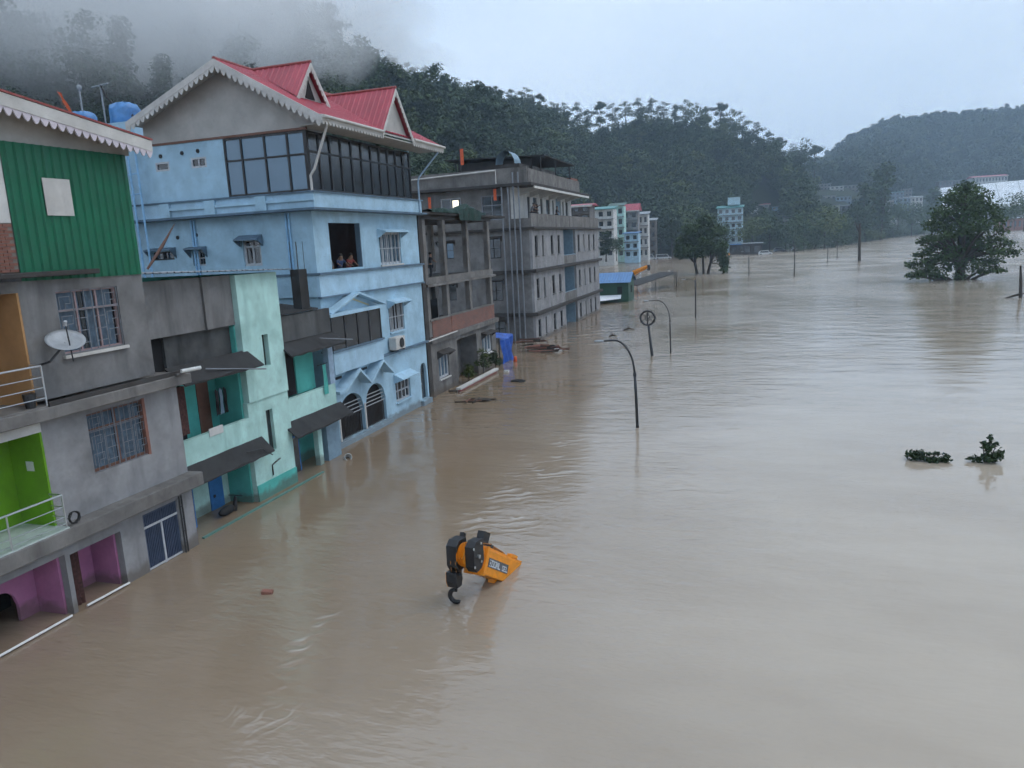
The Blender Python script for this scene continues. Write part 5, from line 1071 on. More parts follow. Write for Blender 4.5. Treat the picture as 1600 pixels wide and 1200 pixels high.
# set-back top floor behind a terrace wall
g = G(); g.box(XE-0.15, XE, YA, YB+0.3, 10.42, 11.62); g.box(XL, XE-0.15, YA, YA+0.15, 10.42, 11.2); g.build('terrace_parapet', 'grey_concrete', E_)
box('terrace_floor', 'grey_concrete', E_, XL, XE-0.16, YA+0.16, YB, 10.425, 10.90)
XS = -21.0; tw = [(70.6, 71.6), (72.6, 74.0), (75.2, 76.1), (77.4, 78.9), (79.9, 80.6), (84.3, 85.0), (85.8, 87.0)]
g = G(); g.wall('x', XS, 0.2, YA+0.2, 88.6, 10.42, 14.0, [(a, b_, 11.2, 13.35) for a, b_ in tw]+[(81.4, 83.6, 10.42, 13.6)]); g.build('top_wall', 'whitewash', E_)
for a, b_ in tw+[(81.4, 83.6)]: G().box(XS-0.15, XS-0.12, a, b_, 10.45 if b_ == 83.6 else 11.2, 13.6 if b_ == 83.6 else 13.35).build('window', 'glass_dark' if b_ != 83.6 else 'dull_cyan', E_)
g = G(); g.wall('-y', YA+0.2, 0.2, XL, XS-0.2, 10.42, 14.0, [(-28.0, -26.0, 11.7, 13.4), (-24.0, -22.0, 11.2, 13.4)]); g.build('top_end_wall', 'grey_render', E_)
lw = window(E_, '-y', YA+0.2, -28.0, -26.0, 11.7, 13.4, 2, (), 'frame_white', 'glass_dark', 0.06, 0.1, split=False); window(E_, '-y', YA+0.2, -24.0, -22.0, 11.2, 13.4, 2, (0.6,), 'grille_grey', 'glass_smoke', 0.08, 0.1, split=False)
G().box(-26.85, -26.25, YA+0.318, YA+0.325, 12.45, 13.2).build('lit_lamp', 'lamp_warm', lw)
box('roof_slab', 'dark_concrete', E_, XL-0.6, XE+0.3, YA-0.6, 89.6, 14.0, 14.25); box('roof_lip', 'whitewash', E_, XE+0.2, XE+0.302, YA+0.5, 89.4, 13.8, 13.998)
for y in (68, 71.5, 75, 78.5, 82, 85.5): G().prism([(XS, y, 13.99), (XE+0.2, y, 13.99), (XE+0.2, y, 13.8), (XS, y, 13.3)], (0, 0.25, 0)).build('bracket', 'whitewash', E_)
g = G(); g.box(XL-0.4, XE-0.1, YA-0.4, YA-0.2, 14.252, 15.6); g.box(XE-0.25, XE-0.05, YA-0.2, 86.0, 14.252, 15.5); g.build('roof_parapet', 'grey_concrete', E_)
tube_part('rail_pipe', 'white_board', E_, [(XL-0.3, YA-0.65, 15.2), (-22.2, YA-0.65, 15.45), (-22.2, YA-0.65, 14.3)], 0.07)
for x in (-21.8, -21.2, -20.7, -20.2): tube_part('drain_pipe', 'grille_grey', E_, [(x, YA-0.45, -1), (x, YA-0.45, 14.0 if x < -21 else 15.2)], 0.075, 8)
rs = G(); rs.slab([(XL+2, 70, 17.2), (XE+0.3, 70, 16.9), (XE+0.3, 82.5, 16.9), (XL+2, 82.5, 17.2)], (0, 0, 0.1)); sh_ = rs.build('roof_shed', 'mossy_black', E_)
for (x, y) in ((XE-0.2, 70.5), (XE-0.2, 76), (XE-0.2, 82), (XL+3, 82), (XL+3, 70.5)): tube_part('post', 'dark_steel', sh_, [(x, y, 14.25), (x, y, 16.92)], 0.07, 6)
box('shed_wall', 'dark_concrete', sh_, XL+3, XE-1.2, 71, 71.2, 14.26, 16.9); box('shed_wall', 'grey_concrete', sh_, XE-1.4, XE-1.2, 71.2, 80, 14.26, 16.2)
g = G()
for k in range(9):
    a = math.pi*k/8; g.v += [(-21.6-0.9*math.cos(a), 66.2, 16.0+1.2*math.sin(a)), (-21.6-0.9*math.cos(a), 68.2, 16.0+1.2*math.sin(a))]
for k in range(8): g.f.append((2*k, 2*k+2, 2*k+3, 2*k+1))
g.build('water_tank_cover', 'dull_cyan', sh_); G().box(-23.2, -20.2, 66.0, 69.0, 14.26, 16.0).build('tank_stand', 'dark_concrete', sh_)
box('debris_pile', 'brick_clay', E_, XE-0.9, XE-0.3, 83.2, 86.2, 15.0, 15.8)
for (x, z, lab) in ((-25.6, 15.6, 'thin orange flag above the roof edge of the apartment block'),):
    t_ = thing('prayer_flag', (x, YA-0.1, z), lab, 'flag'); G().tube([(x, YA-0.3, z), (x, YA-0.3, z+2.2)], 0.05, 6).build('pole', 'dark_steel', t_); g = G(); g.box(x+0.05, x+0.35, YA-0.31, YA-0.29, z+0.6, z+2.0); g.build('cloth', 'orange_red', t_)
for (x, z) in ((-22.6, 12.9), (-29.0, 12.6)):
    t_ = thing('hung_cloth', (x, YA-0.3, z), 'small orange cloth hung under the %s end of the apartment block eave' % ('right' if x > -25 else 'left'), 'cloth'); G().box(x, x+0.28, YA-0.32, YA-0.30, z, z+1.0).build('cloth', 'orange_red', t_); G().tube([(x-0.1, YA-0.31, z+1.02), (x+0.4, YA-0.31, z+1.02)], 0.02, 5).build('line', 'cable', t_)
# ================================================================ people
plain('skin', (0.20, 0.115, 0.075), 0.6); plain('hair', (0.012, 0.010, 0.010), 0.7)
for nm, c in (('cloth_dark', (0.022, 0.023, 0.030)), ('cloth_navy', (0.025, 0.04, 0.10)), ('cloth_grey', (0.16, 0.165, 0.18)), ('cloth_white', (0.5, 0.5, 0.52)), ('cloth_red', (0.22, 0.04, 0.035)), ('cloth_brown', (0.10, 0.06, 0.05))): plain(nm, c, 0.9, 0, 0.25, 9)
def skin_mesh(name, verts, edges, radii, mat, parent, root=0):
    me = bpy.data.meshes.new(name); me.from_pydata(verts, edges, []); me.update(); me.materials.append(M[mat])
    o = bpy.data.objects.new(name, me); C.objects.link(o); o.parent = parent
    md = o.modifiers.new('skin', 'SKIN'); md.use_smooth_shade = True
    for i, r in enumerate(radii):
        sv = me.skin_vertices[0].data[i] if me.skin_vertices else None
        if sv: sv.radius = r if isinstance(r, tuple) else (r, r); sv.use_root = (i == root)
    sb = o.modifiers.new('sub', 'SUBSURF'); sb.levels = 1; sb.render_levels = 1
    return o
def person(loc, rz, label, top, legs, lean=0.0, arms=((0.05, -0.25), (0.05, -0.25)), group=None):
    """standing figure 1.66 m tall facing local +X; arms: (forward, drop) of each hand from the shoulder"""
    t_ = thing('person', loc, label, 'person', group); t_.rotation_euler[2] = rz
    L_ = lean; hip, ch, nk, hd = (0, 0, 0.88), (0.05*L_, 0, 1.18), (0.16*L_, 0, 1.40), (0.24*L_, 0, 1.50)
    V = [hip, (0.02*L_, 0, 1.03), ch, nk, hd, (0.26*L_, 0, 1.60)]; E = [(0, 1), (1, 2), (2, 3), (3, 4), (4, 5)]; Rr = [(0.15, 0.11), (0.13, 0.10), (0.17, 0.11), 0.055, 0.085, 0.075]
    tops_v, tops_e, tops_r = [hip, (0.02*L_, 0, 1.03), ch, (0.15*L_, 0, 1.35)], [(0, 1), (1, 2), (2, 3)], [(0.165, 0.125), (0.145, 0.115), (0.185, 0.125), (0.10, 0.08)]
    for s, (fw, dp) in zip((-1, 1), arms):
        sh = (0.12*L_, 0.19*s, 1.33); el = (0.12*L_+fw*0.45, 0.25*s, 1.33+dp*0.62-0.06); ha = (0.12*L_+fw, 0.21*s, 1.33+dp*1.0-0.12)
        b = len(V); V += [sh, el, ha, (ha[0]+0.08, ha[1]-0.01*s, ha[2]-0.03)]; E += [(3, b), (b, b+1), (b+1, b+2), (b+2, b+3)]; Rr += [0.05, 0.04, 0.03, 0.035]
        b = len(tops_v); tops_v += [sh, el]; tops_e += [(3, b), (b, b+1)]; tops_r += [0.065, 0.055]
    lv, le, lr = [hip], [], [(0.165, 0.125)]
    for s in (-1, 1):
        kn, an, to = (0.03, 0.10*s, 0.48), (-0.01, 0.11*s, 0.08), (0.14, 0.12*s, 0.03); b = len(V); V += [(0, 0.09*s, 0.82), kn, an, to]; E += [(0, b), (b, b+1), (b+1, b+2), (b+2, b+3)]; Rr += [0.085, 0.06, 0.045, 0.04]
        b = len(lv); lv += [(0, 0.09*s, 0.82), kn, (-0.01, 0.11*s, 0.14)]; le += [(0, b), (b, b+1), (b+1, b+2)]; lr += [0.10, 0.075, 0.065]
    skin_mesh('body', V, E, Rr, 'skin', t_); skin_mesh('shirt', tops_v, tops_e, tops_r, top, t_); skin_mesh('trousers', lv, le, lr, legs, t_)
    G().ellipsoid((0.22*L_-0.015, 0, 1.60), (0.105, 0.095, 0.095), 12, 8).build('hair', 'hair', None, smooth=True).parent = t_
    return t_
person((-19.35, 43.35, 7.1), 0.5, 'person in dark clothes standing at the left end of the open concrete floor', 'cloth_dark', 'cloth_dark', 0.2, ((0.30, -0.15), (0.05, -0.45)))
for (x, y, z, rz, lab, tp, lean, arms) in ((-19.75, 67.6, 10.9, 0.2, 'person in a grey shirt leaning on the terrace wall, leftmost of the group', 'cloth_grey', 1.0, ((0.3, -0.12), (0.3, -0.12))),
                                    (-19.8, 68.6, 10.9, 0.1, 'person in dark clothes second from left at the terrace wall', 'cloth_dark', 0.7, ((0.3, -0.1), (0.25, -0.2))),
                                    (-20.0, 70.2, 10.9, 0.3, 'person in black standing tall beside the first terrace window', 'cloth_dark', 0.2, ((0.35, 0.35), (0.05, -0.4))),
                                    (-19.8, 76.9, 10.9, 0.0, 'lone person in dark clothes further along the terrace wall', 'cloth_dark', 0.4, ((0.25, -0.1), (0.2, -0.2)))):
    person((x, y, z), rz, lab, tp, 'cloth_dark', lean, arms)
for (x, y, rz, lab, tp, lean, arms) in ((-19.25, 31.35, -0.3, 'person in a grey top at the left of the dark blue house opening', 'cloth_grey', 0.4, ((0.28, -0.1), (0.1, -0.3))),
                                  (-19.1, 32.15, -0.4, 'person in a navy top in the middle of the blue house opening', 'cloth_navy', 0.8, ((0.3, -0.1), (0.3, -0.1))),
                                  (-19.15, 33.1, -0.2, 'person in a reddish top at the right edge of the blue house opening', 'cloth_red', 0.9, ((0.3, -0.12), (0.28, -0.12)))):
    person((x, y, 7.3), rz, lab, tp, 'cloth_dark', lean, arms)

# ================================================================ crane head standing out of the water
plaster('crane_orange', (0.86, 0.300, 0.014), dirt=(0.30, 0.17, 0.07), amount=0.45, rough=0.45, scale=3.5, bump=0.03, lo=0.52, hi=0.72, spec=0.5); plain('crane_black', (0.014, 0.014, 0.016), 0.45); plain('decal_grey', (0.09, 0.10, 0.12), 0.5); plain('decal_white', (0.62, 0.66, 0.70), 0.5)
plain('rope_brown', (0.30, 0.14, 0.05), 0.8, 0, 0.4, 30)
K = thing('crane_boom', (-6.45, 19.15, 0.0), 'orange crane boom head with black pulleys and hook sticking out of the flood', 'crane')
o0 = Vector((-6.70, 18.75, -0.04)); tip = Vector((-7.00, 16.72, 1.26)); ax = (tip-o0).normalized(); upv = Vector((0, 0, 1)); sdv = ax.cross(upv).normalized(); upv = sdv.cross(ax)   # sdv: towards the camera's right-hand side of the boom
def kb(g, a0, a1, s0, s1, u0, u1):
    P = lambda a, s, u: o0+ax*a+sdv*s+upv*u
    return g.hexa([P(a0, s0, u0), P(a1, s0, u0), P(a1, s1, u0), P(a0, s1, u0), P(a0, s0, u1), P(a1, s0, u1), P(a1, s1, u1), P(a0, s1, u1)])
Lb = (tip-o0).length
bo = kb(G(), -1.2, Lb-0.55, -0.26, 0.26, -0.36, 0.30).build('boom_section', 'crane_orange', K, bevel=0.025)
kb(G(), -1.0, Lb-0.75, -0.20, 0.20, 0.302, 0.36).build('top_rib', 'crane_orange', bo); kb(G(), Lb-0.60, Lb-0.50, -0.30, 0.30, -0.40, 0.36).build('collar', 'crane_orange', K, bevel=0.015)
kb(G(), Lb-0.50, Lb-0.06, -0.21, 0.21, -0.30, 0.26).build('inner_section', 'crane_orange', K, bevel=0.02)
for s in (-1,):
    sp = kb(G(), Lb-1.95, Lb-0.72, 0.2605*s, 0.272*s, -0.14, 0.10).build('name_panel', 'decal_grey', bo); g = G()
    # worn white lettering: five tall blocky letters, a gap and three smaller ones
    strokes = {'Z': ((0, .9, 1, 1), (0, 0, 1, .1), (.35, .3, .65, .7)), 'O': ((0, 0, .2, 1), (.8, 0, 1, 1), (.2, 0, .8, .15), (.2, .85, .8, 1)), 'M': ((0, 0, .2, 1), (.8, 0, 1, 1), (.4, .3, .6, .9)), 'L': ((0, 0, .22, 1), (.22, 0, 1, .18)), 'E': ((0, 0, .2, 1), (.2, 0, 1, .16), (.2, .42, .8, .58), (.2, .84, 1, 1))}
    a = Lb-0.76
    for k, ch_ in enumerate(('Z', 'O', 'O', 'M', 'L', ' ', 'O', 'E', 'L')):
        wv, hv = (0.12, 0.17) if k < 5 else (0.10, 0.14)
        if ch_ == ' ': a -= 0.10; continue
        for (x0, y0, x1, y1) in strokes[ch_]: kb(g, a-x0*wv, a-x1*wv, 0.2725*s, 0.276*s, -0.11+y0*hv, -0.11+y1*hv)
        a -= wv+0.022
    tag(g.build('lettering', 'decal_white', sp), kind='stuff')
# lower strut and guide pieces
kb(G(), 0.55, 0.80, -0.10, 0.10, -0.80, -0.362).build('support_strut', 'crane_orange', K); kb(G(), 0.15, 0.50, -0.18, 0.18, -0.62, -0.362).build('strut_plate', 'crane_black', K)
kb(G(), Lb-1.1, Lb-0.95, -0.12, 0.12, 0.362, 0.47).build('rope_guide', 'dark_steel', K); kb(G(), -0.1, 0.25, -0.22, -0.05, 0.362, 0.45).build('top_lug', 'crane_orange', K)
# head: two black cheek plates with sheaves between
hc = o0+ax*(Lb+0.12); dnv = Vector((0, 0, -1))
def cheek(s0, s1, nm, mat, sz=1.0, shift=0.0):
    g = G(); hx = Vector((ax.x, ax.y, 0)).normalized(); c = hc+hx*shift
    pl = [(-0.30, 0.46), (0.12, 0.50), (0.34, 0.36), (0.36, -0.30), (0.22, -0.52), (-0.10, -0.50), (-0.30, -0.28)]
    g.prism([c+hx*a*sz+Vector((0, 0, b*sz))+sdv*s0 for a, b in pl], sdv*(s1-s0)); return g.build(nm, mat, K, bevel=0.012)
cheek(0.09, 0.40, 'cheek_plate', 'crane_black', 0.80); cheek(-0.36, -0.10, 'cheek_plate', 'crane_black', 0.78, -0.08)
for s in (0.404, -0.364):
    for (da, dz) in ((-0.18, 0.28), (0.2, 0.26), (0.2, -0.22), (-0.14, -0.2)): G().lathe(hc+Vector((ax.x, ax.y, 0)).normalized()*da+Vector((0, 0, dz))+sdv*s, sdv*(1 if s > 0 else -1), [(0, 0.035), (0.02, 0.035), (0.022, 0.02)], 8).build('bolt', 'steel', K)
for s in (-0.10, -0.03, 0.04): G().tube([o0+ax*(Lb-1.9)+upv*0.40+sdv*s, o0+ax*(Lb-0.9)+upv*0.47+sdv*s, hc+Vector((0, 0, 0.31))+sdv*s, hc+Vector((ax.x, ax.y, 0)).normalized()*0.3+sdv*s], 0.013, 6).build('rope', 'rope_brown', K)
for s in (-0.07, 0.0, 0.07): G().lathe(hc+sdv*(s-0.025), sdv, [(0, 0.31), (0.012, 0.25), (0.036, 0.25), (0.05, 0.31)], 22).build('sheave', 'crane_orange', K)
G().tube([hc-sdv*0.42, hc+sdv*0.38], 0.05, 10).build('axle', 'steel', K)
kb(G(), Lb-0.30, Lb+0.02, -0.36, -0.16, 0.40, 0.66).build('limit_switch', 'crane_black', K); kb(G(), Lb-0.02, Lb+0.10, 0.18, 0.30, 0.44, 0.54).build('lamp_bracket', 'crane_black', K)
# hook block on ropes
hx = Vector((ax.x, ax.y, 0)).normalized(); hb = hc+hx*0.16+sdv*0.28+Vector((0, 0, -0.62))
for s in (-0.07, 0.07): G().tube([hc+hx*0.30+sdv*(s+0.2)+Vector((0, 0, -0.1)), hb+sdv*s], 0.014, 6).build('rope', 'rope_brown', K)
g = G(); pl = [(-0.15, 0.20), (0.15, 0.20), (0.17, -0.05), (0.10, -0.22), (-0.10, -0.22), (-0.17, -0.05)]
blk = g.prism([hb+hx*a+Vector((0, 0, b))-sdv*0.15 for a, b in pl], sdv*0.30).build('hook_block', 'crane_black', K, bevel=0.015)
G().prism([hb+hx*(a*0.75)+Vector((0, 0, b*0.95-0.02))+sdv*0.151 for a, b in pl], sdv*0.03).build('side_plate', 'crane_orange', blk)
G().tube([hb-sdv*0.22+Vector((0, 0, .12)), hb+sdv*0.22+Vector((0, 0, .12))], 0.03, 8).build('pin', 'dark_steel', blk)
hk = hb+Vector((0, 0, -0.22)); pts = [hk+Vector((0, 0, 0.02)), hk+Vector((0, 0, -0.10))]; rad = [0.04, 0.042]
for k in range(0, 13):
    a = R(75+k*20.5); c = hk+Vector((0, 0, -0.265)); pts.append(c+(sdv*math.cos(a)*-0.165)+Vector((0, 0, math.sin(a)*0.165))); rad.append(0.048+0.016*math.sin(math.pi*k/12)-(0.03 if k == 12 else 0))
G().tube(pts, rad, 10).build('hook', 'crane_black', K, smooth=True)

# ================================================================ street furniture in the flood
def lamp_post(loc, top, reach, label, r=0.055, yaw=180, head=True, lean=(0, 0)):
    t_ = thing('street_lamp', loc, label, 'street lamp', 'lamp posts standing in the flooded street'); x, y, z = loc; dx, dy = math.cos(R(yaw)), math.sin(R(yaw)); lx, ly = lean
    G().tube([(x, y, -1.2), (x+lx*0.4, y+ly*0.4, top*0.4), (x+lx*0.62, y+ly*0.62, top*0.62)], [r*1.25, r*1.1, r*1.05], 10).build('pole', 'dark_steel', t_, smooth=True)
    h0 = top*0.62; rad = top-h0
    pts_ = [(x+lx*0.62, y+ly*0.62, h0)]
    for k in range(1, 10):
        a = R(90*k/9); pts_.append((x+lx*0.7+dx*reach*0.62*(1-math.cos(a)), y+ly*0.7+dy*reach*0.62*(1-math.cos(a)), h0+rad*math.sin(a)))
    pts_.append((x+dx*reach, y+dy*reach, top-0.04)); G().tube(pts_, [r*0.8]*(len(pts_)-2)+[r*0.7, r*0.6], 8).build('arm', 'dark_steel', t_, smooth=True)
    G().tube([(x+lx*0.6, y+ly*0.6, h0-0.12), (x+lx*0.62, y+ly*0.62, h0+0.06)], r*1.35, 10).build('joint_sleeve', 'dark_steel', t_)
    if head:
        g = G(); g.ellipsoid((x+dx*(reach+0.22), y+dy*(reach+0.22), top-0.05), (0.26, 0.12, 0.06), 12, 6); g.build('lamp_head', 'grey_sheet', t_, smooth=True)
    return t_
lamp_post((-5.46, 35.25, 0), 4.25, 1.55, 'nearest curved street lamp rising from the flood right of the blue house', 0.062, 178, True, (-0.16, 0))
lamp_post((-6.44, 58.83, 0), 4.15, 1.6, 'slim curved street lamp just right of the round wheel sign', 0.045, 178, True, (-0.05, 0))
def post(loc, top, r, label, cap=True, arm=None):
    t_ = thing('lamp_post', loc, label, 'lamp post', 'lamp posts standing in the flooded street'); x, y, z = loc
    G().tube([(x, y, -1), (x, y, top*0.6), (x, y, top)], [r*1.2, r, r*0.8], 8).build('pole', 'dark_steel', t_, smooth=True)
    G().tube([(x, y, top*0.96), (x-0.5, y, top+0.12), (x-1.1, y, top+0.16)], r*0.6, 6).build('arm', 'dark_steel', t_, smooth=True)
    G().ellipsoid((x-1.25, y, top+0.14), (0.28, 0.12, 0.07), 8, 5).build('lamp_head', 'grey_sheet', t_, smooth=True); return t_
post((-6.48, 84.16, 0), 4.1, 0.07, 'dark lamp post in open water third from the blue house'); post((-14.02, 138.8, 0), 2.6, 0.08, 'short lamp post at the end of the sunken roof near the green hut')
post((-1.86, 161.5, 0), 4.9, 0.09, 'far lamp post right of the bushy tree in the water'); post((6.57, 156.0, 0), 5.9, 0.10, 'tall far lamp post in mid river below the treeline')
post((17.1, 214.0, 0), 4.4, 0.10, 'distant lamp post between the treeline and the river, left one'); post((21.0, 232.0, 0), 4.8, 0.10, 'distant lamp post close to the thick tree trunk')
# round wheel sign on a leaning post
S_ = thing('wheel_sign', (-7.71, 57.58, 0), 'round wheel-shaped sign on a leaning post in the flood', 'sign'); cs = Vector((-8.0, 57.58, 2.92))
G().tube([(-7.66, 57.58, -1.0), (-7.71, 57.58, 0), (-7.95, 57.58, 2.35)], [0.12, 0.115, 0.085], 10).build('post', 'dark_steel', S_, smooth=True)
G().tube([cs+Vector((0.53*math.cos(2*math.pi*k/28), 0, 0.53*math.sin(2*math.pi*k/28))) for k in range(29)], 0.075, 8).build('rim', 'dark_steel', S_, smooth=True)
for k in range(3): a = math.pi*k/3+1.45; G().tube([cs+Vector((0.5*math.cos(a), 0, 0.5*math.sin(a))), cs-Vector((0.5*math.cos(a), 0, 0.5*math.sin(a)))], 0.026, 6).build('spoke', 'dark_steel', S_)
G().tube([cs+Vector((0.0, -0.05, -0.6)), cs+Vector((-0.02, -0.05, 0.5))], 0.05, 6).build('centre_bar', 'dark_steel', S_)
G().tube([cs+Vector((0.2*math.cos(2*math.pi*k/16), 0, 0.2*math.sin(2*math.pi*k/16))) for k in range(17)], 0.03, 6).build('hub_ring', 'dark_steel', S_)
for k in range(12):
    a = 2*math.pi*k/12; G().ellipsoid(cs+Vector((0.61*math.cos(a), 0, 0.61*math.sin(a))), (0.05, 0.05, 0.05), 8, 5).build('rim_stud', 'dark_steel', S_)
# leaning stump at the right edge
t_ = thing('snapped_post', (28.3, 99.4, 0), 'dark broken post with a snag at the right edge of the water', 'post'); G().tube([(28.4, 99.4, -1), (28.3, 99.4, 1.5), (28.15, 99.4, 3.6)], [0.2, 0.17, 0.10], 7).build('stem', 'bark', t_)
G().tube([(28.3, 99.4, 0.4), (27.4, 99.3, 0.15), (26.6, 99.2, -0.05)], [0.16, 0.12, 0.05], 6).build('snag', 'bark', t_); G().tube([(28.3, 99.4, 0.3), (28.9, 99.3, 0.6)], [0.12, 0.04], 6).build('snag', 'bark', t_)

# ================================================================ flotsam
t_ = tag(G().box(-12.80, -12.50, 15.90, 16.06, -0.04, 0.09).build('floating_brick', 'brick_clay', None, (-12.65, 15.98, 0), bevel=0.012), 'single red brick block floating below the grey house', 'brick'); t_.rotation_euler = (0.1, 0.12, 0.3)
t_ = thing('driftwood_raft', (-15.9, 40.5, 0), 'dark driftwood frame floating in front of the unfinished building', 'driftwood')
rr_ = random.Random(4)
for k in range(9):
    x, y = -16.6+rr_.uniform(0, 1.6), 40.1+rr_.uniform(0, 0.9); a = rr_.choice((0.1, 0.2, 1.5, 1.7, 0.0)); l_ = rr_.uniform(0.5, 1.3)
    G().tube([(x-math.cos(a)*l_/2, y-math.sin(a)*l_/2, 0.03), (x+math.cos(a)*l_/2, y+math.sin(a)*l_/2, rr_.uniform(0.02, 0.14))], rr_.uniform(0.03, 0.06), 6).build('timber', 'frame_brown' if k % 2 else 'bark', t_)
g = G(); g.ellipsoid((-15.4, 40.7, 0.03), (0.5, 0.35, 0.11), 12, 6, 0.2, rr_); g.build('debris_clump', 'bark', t_)
t_ = thing('debris_heap', (-17.3, 60.5, 0), 'heap of broken planks washed against the apartment block', 'debris')
for k in range(26):
    x, y = -18.9+rr_.random()**1.3*3.2, 59.3+rr_.uniform(0, 3.2); a = rr_.uniform(-0.7, 0.7); l_ = rr_.uniform(0.8, 2.6); z = 0.05+max(0, (-17.2-x))*rr_.uniform(0, 0.6)
    G().slab([(x-l_/2*math.cos(a), y-l_/2*math.sin(a)-0.08, z), (x+l_/2*math.cos(a), y+l_/2*math.sin(a)-0.08, z+rr_.uniform(-.1, .25)), (x+l_/2*math.cos(a), y+l_/2*math.sin(a)+0.08, z+0.1), (x-l_/2*math.cos(a), y-l_/2*math.sin(a)+0.08, z)], (0, 0, 0.06)).build('plank', rr_.choice(('frame_brown', 'bark', 'brick_clay', 'bark', 'cloth_brown')), t_)
t_ = tag(G().ellipsoid((-16.0, 60.5, 0.03), (0.42, 0.3, 0.16), 12, 8, 0.12, rr_).build('foam_lump', 'plastic_white', None, (-16.0, 60.5, 0), smooth=True), 'white foam lump at the tip of the plank heap', 'foam')
# blue tarpaulin over a stall
t_ = thing('tarp_stall', (-18.7, 55.6, 0), 'bright blue tarpaulin stall between the frame building and apartment block', 'tarpaulin'); g = G(); n = 12
for i in range(n+1):
    for j in range(9): g.v.append((-18.55+0.10*math.sin(i*1.3+j*0.7)+0.05*math.sin(i*3.1), 53.7+2.7*i/n, -0.1+2.1*j/8-0.22*math.sin(math.pi*i/n)*(j == 8)))
for i in range(n):
    for j in range(8): a = i*9+j; g.f.append((a, a+9, a+10, a+1))
o = 9*(n+1)
for i in range(n+1): g.v.append((-20.8, 53.7+2.7*i/n, 2.2))
for i in range(n): g.f.append((i*9+8, (i+1)*9+8, o+i+1, o+i))
g.build('sheet', 'tarp_royal', t_, smooth=True)
for y in (53.75, 56.35): G().tube([(-18.75, y, -1), (-18.75, y, 1.95)], 0.05, 6).build('pole', 'dark_steel', t_)
t_ = tag(G().lathe((-17.95, 55.0, 0), (0.1, 0, 1), [(-0.2, 0.16), (0.30, 0.13), (0.42, 0.06)], 12).build('orange_buoy', 'orange_red', None, (-17.95, 55, 0), smooth=True), 'small orange container floating by the blue tarpaulin', 'container')
t_ = tag(G().ellipsoid((-15.1, 46.7, 0.02), (0.55, 0.25, 0.14), 12, 6, 0.2, rr_).build('floating_log', 'black_rubber', None, (-15.1, 46.7, 0)), 'small black log adrift off the concrete frame building', 'log')
t_ = tag(G().box(-17.3, -16.95, 50.2, 50.5, -0.05, 0.12).build('floating_box', 'plastic_white', None, (-17.1, 50.3, 0)), 'tiny white box adrift by the red and white kerb wall', 'box')
# low red and white wall
t_ = thing('garden_wall', (-17.9, 46.7, 0), 'low red garden wall with white coping half under water', 'wall'); G().box(-18.0, -17.85, 43.2, 50.4, -1.2, 0.12).build('masonry', 'rust_red', t_); G().box(-18.08, -17.76, 43.1, 50.5, 0.122, 0.27).build('coping', 'white_board', t_, bevel=0.02); G().box(-18.6, -18.09, 43.1, 43.3, -1.2, 0.1).build('return_wall', 'dark_concrete', t_)
leaf_mat('leaf_shrub', (0.09, 0.11, 0.035), (0.05, 0.08, 0.03))
for i, (x, y, h, lab) in enumerate(((-18.4, 46.1, 1.5, 'yellowish shrub left in the porch of the unfinished building'), (-18.35, 48.9, 1.9, 'green potted shrub right in the porch of the unfinished building'), (-18.3, 51.4, 1.5, 'dark shrub under the right porch window of the unfinished building'))):
    t_ = thing('potted_shrub', (x, y, 0), lab, 'shrub'); Bq = [(x+rr_.uniform(-.25, .25), y+rr_.uniform(-.4, .4), h*rr_.uniform(.35, .9), .35, .4, .3) for _ in range(6)]
    o = bpy.data.objects.new('foliage', quad_mesh('foliage', leaf_quads(np.array(Bq)-np.array([x, y, 0, 0, 0, 0]), 420, 0.09, 60+i), ['leaf_shrub' if i < 2 else 'leaf_dark'])); C.objects.link(o); o.parent = t_
    G().tube([(x, y, -0.6), (x, y+0.05, h*0.5)], 0.04, 6).build('stem', 'bark', t_)
# flooded bush tops on the right
for i, (x, y, lab, Bq) in enumerate(((6.25, 31.25, 'low flattened bush top floating in the right of the flood', [(-0.5, 0.1, 0.18, .32, .30, .22), (-0.25, 0, 0.22, .3, .25, .2), (0.1, -0.15, 0.10, .35, .25, .14), (0.45, -0.1, 0.10, .3, .22, .12), (0.35, 0.5, 0.16, .28, .12, .08), (0.65, 0.2, 0.14, .12, .14, .12)]),
                                     (8.22, 31.35, 'upright leafy bush top poking out near the right edge', [(0, 0, 0.15, .5, .35, .18), (0.25, 0, 0.25, .35, .25, .2), (-0.45, 0, 0.12, .3, .16, .08), (0.05, 0.05, 0.55, .25, .2, .22), (0.12, 0.1, 0.85, .14, .12, .22), (-0.15, 0.05, 0.72, .2, .1, .07), (0.45, 0, 0.38, .12, .12, .2), (0.3, 0, 0.75, .08, .08, .08)]))):
    t_ = thing('flooded_bush', (x, y, 0), lab, 'bush'); o = bpy.data.objects.new('foliage', quad_mesh('foliage', leaf_quads(Bq, 620, 0.085, 80+i, 0.5, 0.6, 0.1), ['leaf_mid'])); C.objects.link(o); o.parent = t_
    for k, q in enumerate(Bq): G().tube([(x, y, -0.3), (x+q[0]*0.6, y+q[1]*0.6, q[2]*0.4), (x+q[0], y+q[1], q[2]+q[5]*0.5)], [0.03, 0.02, 0.008], 5).build('twig', 'bark', t_)

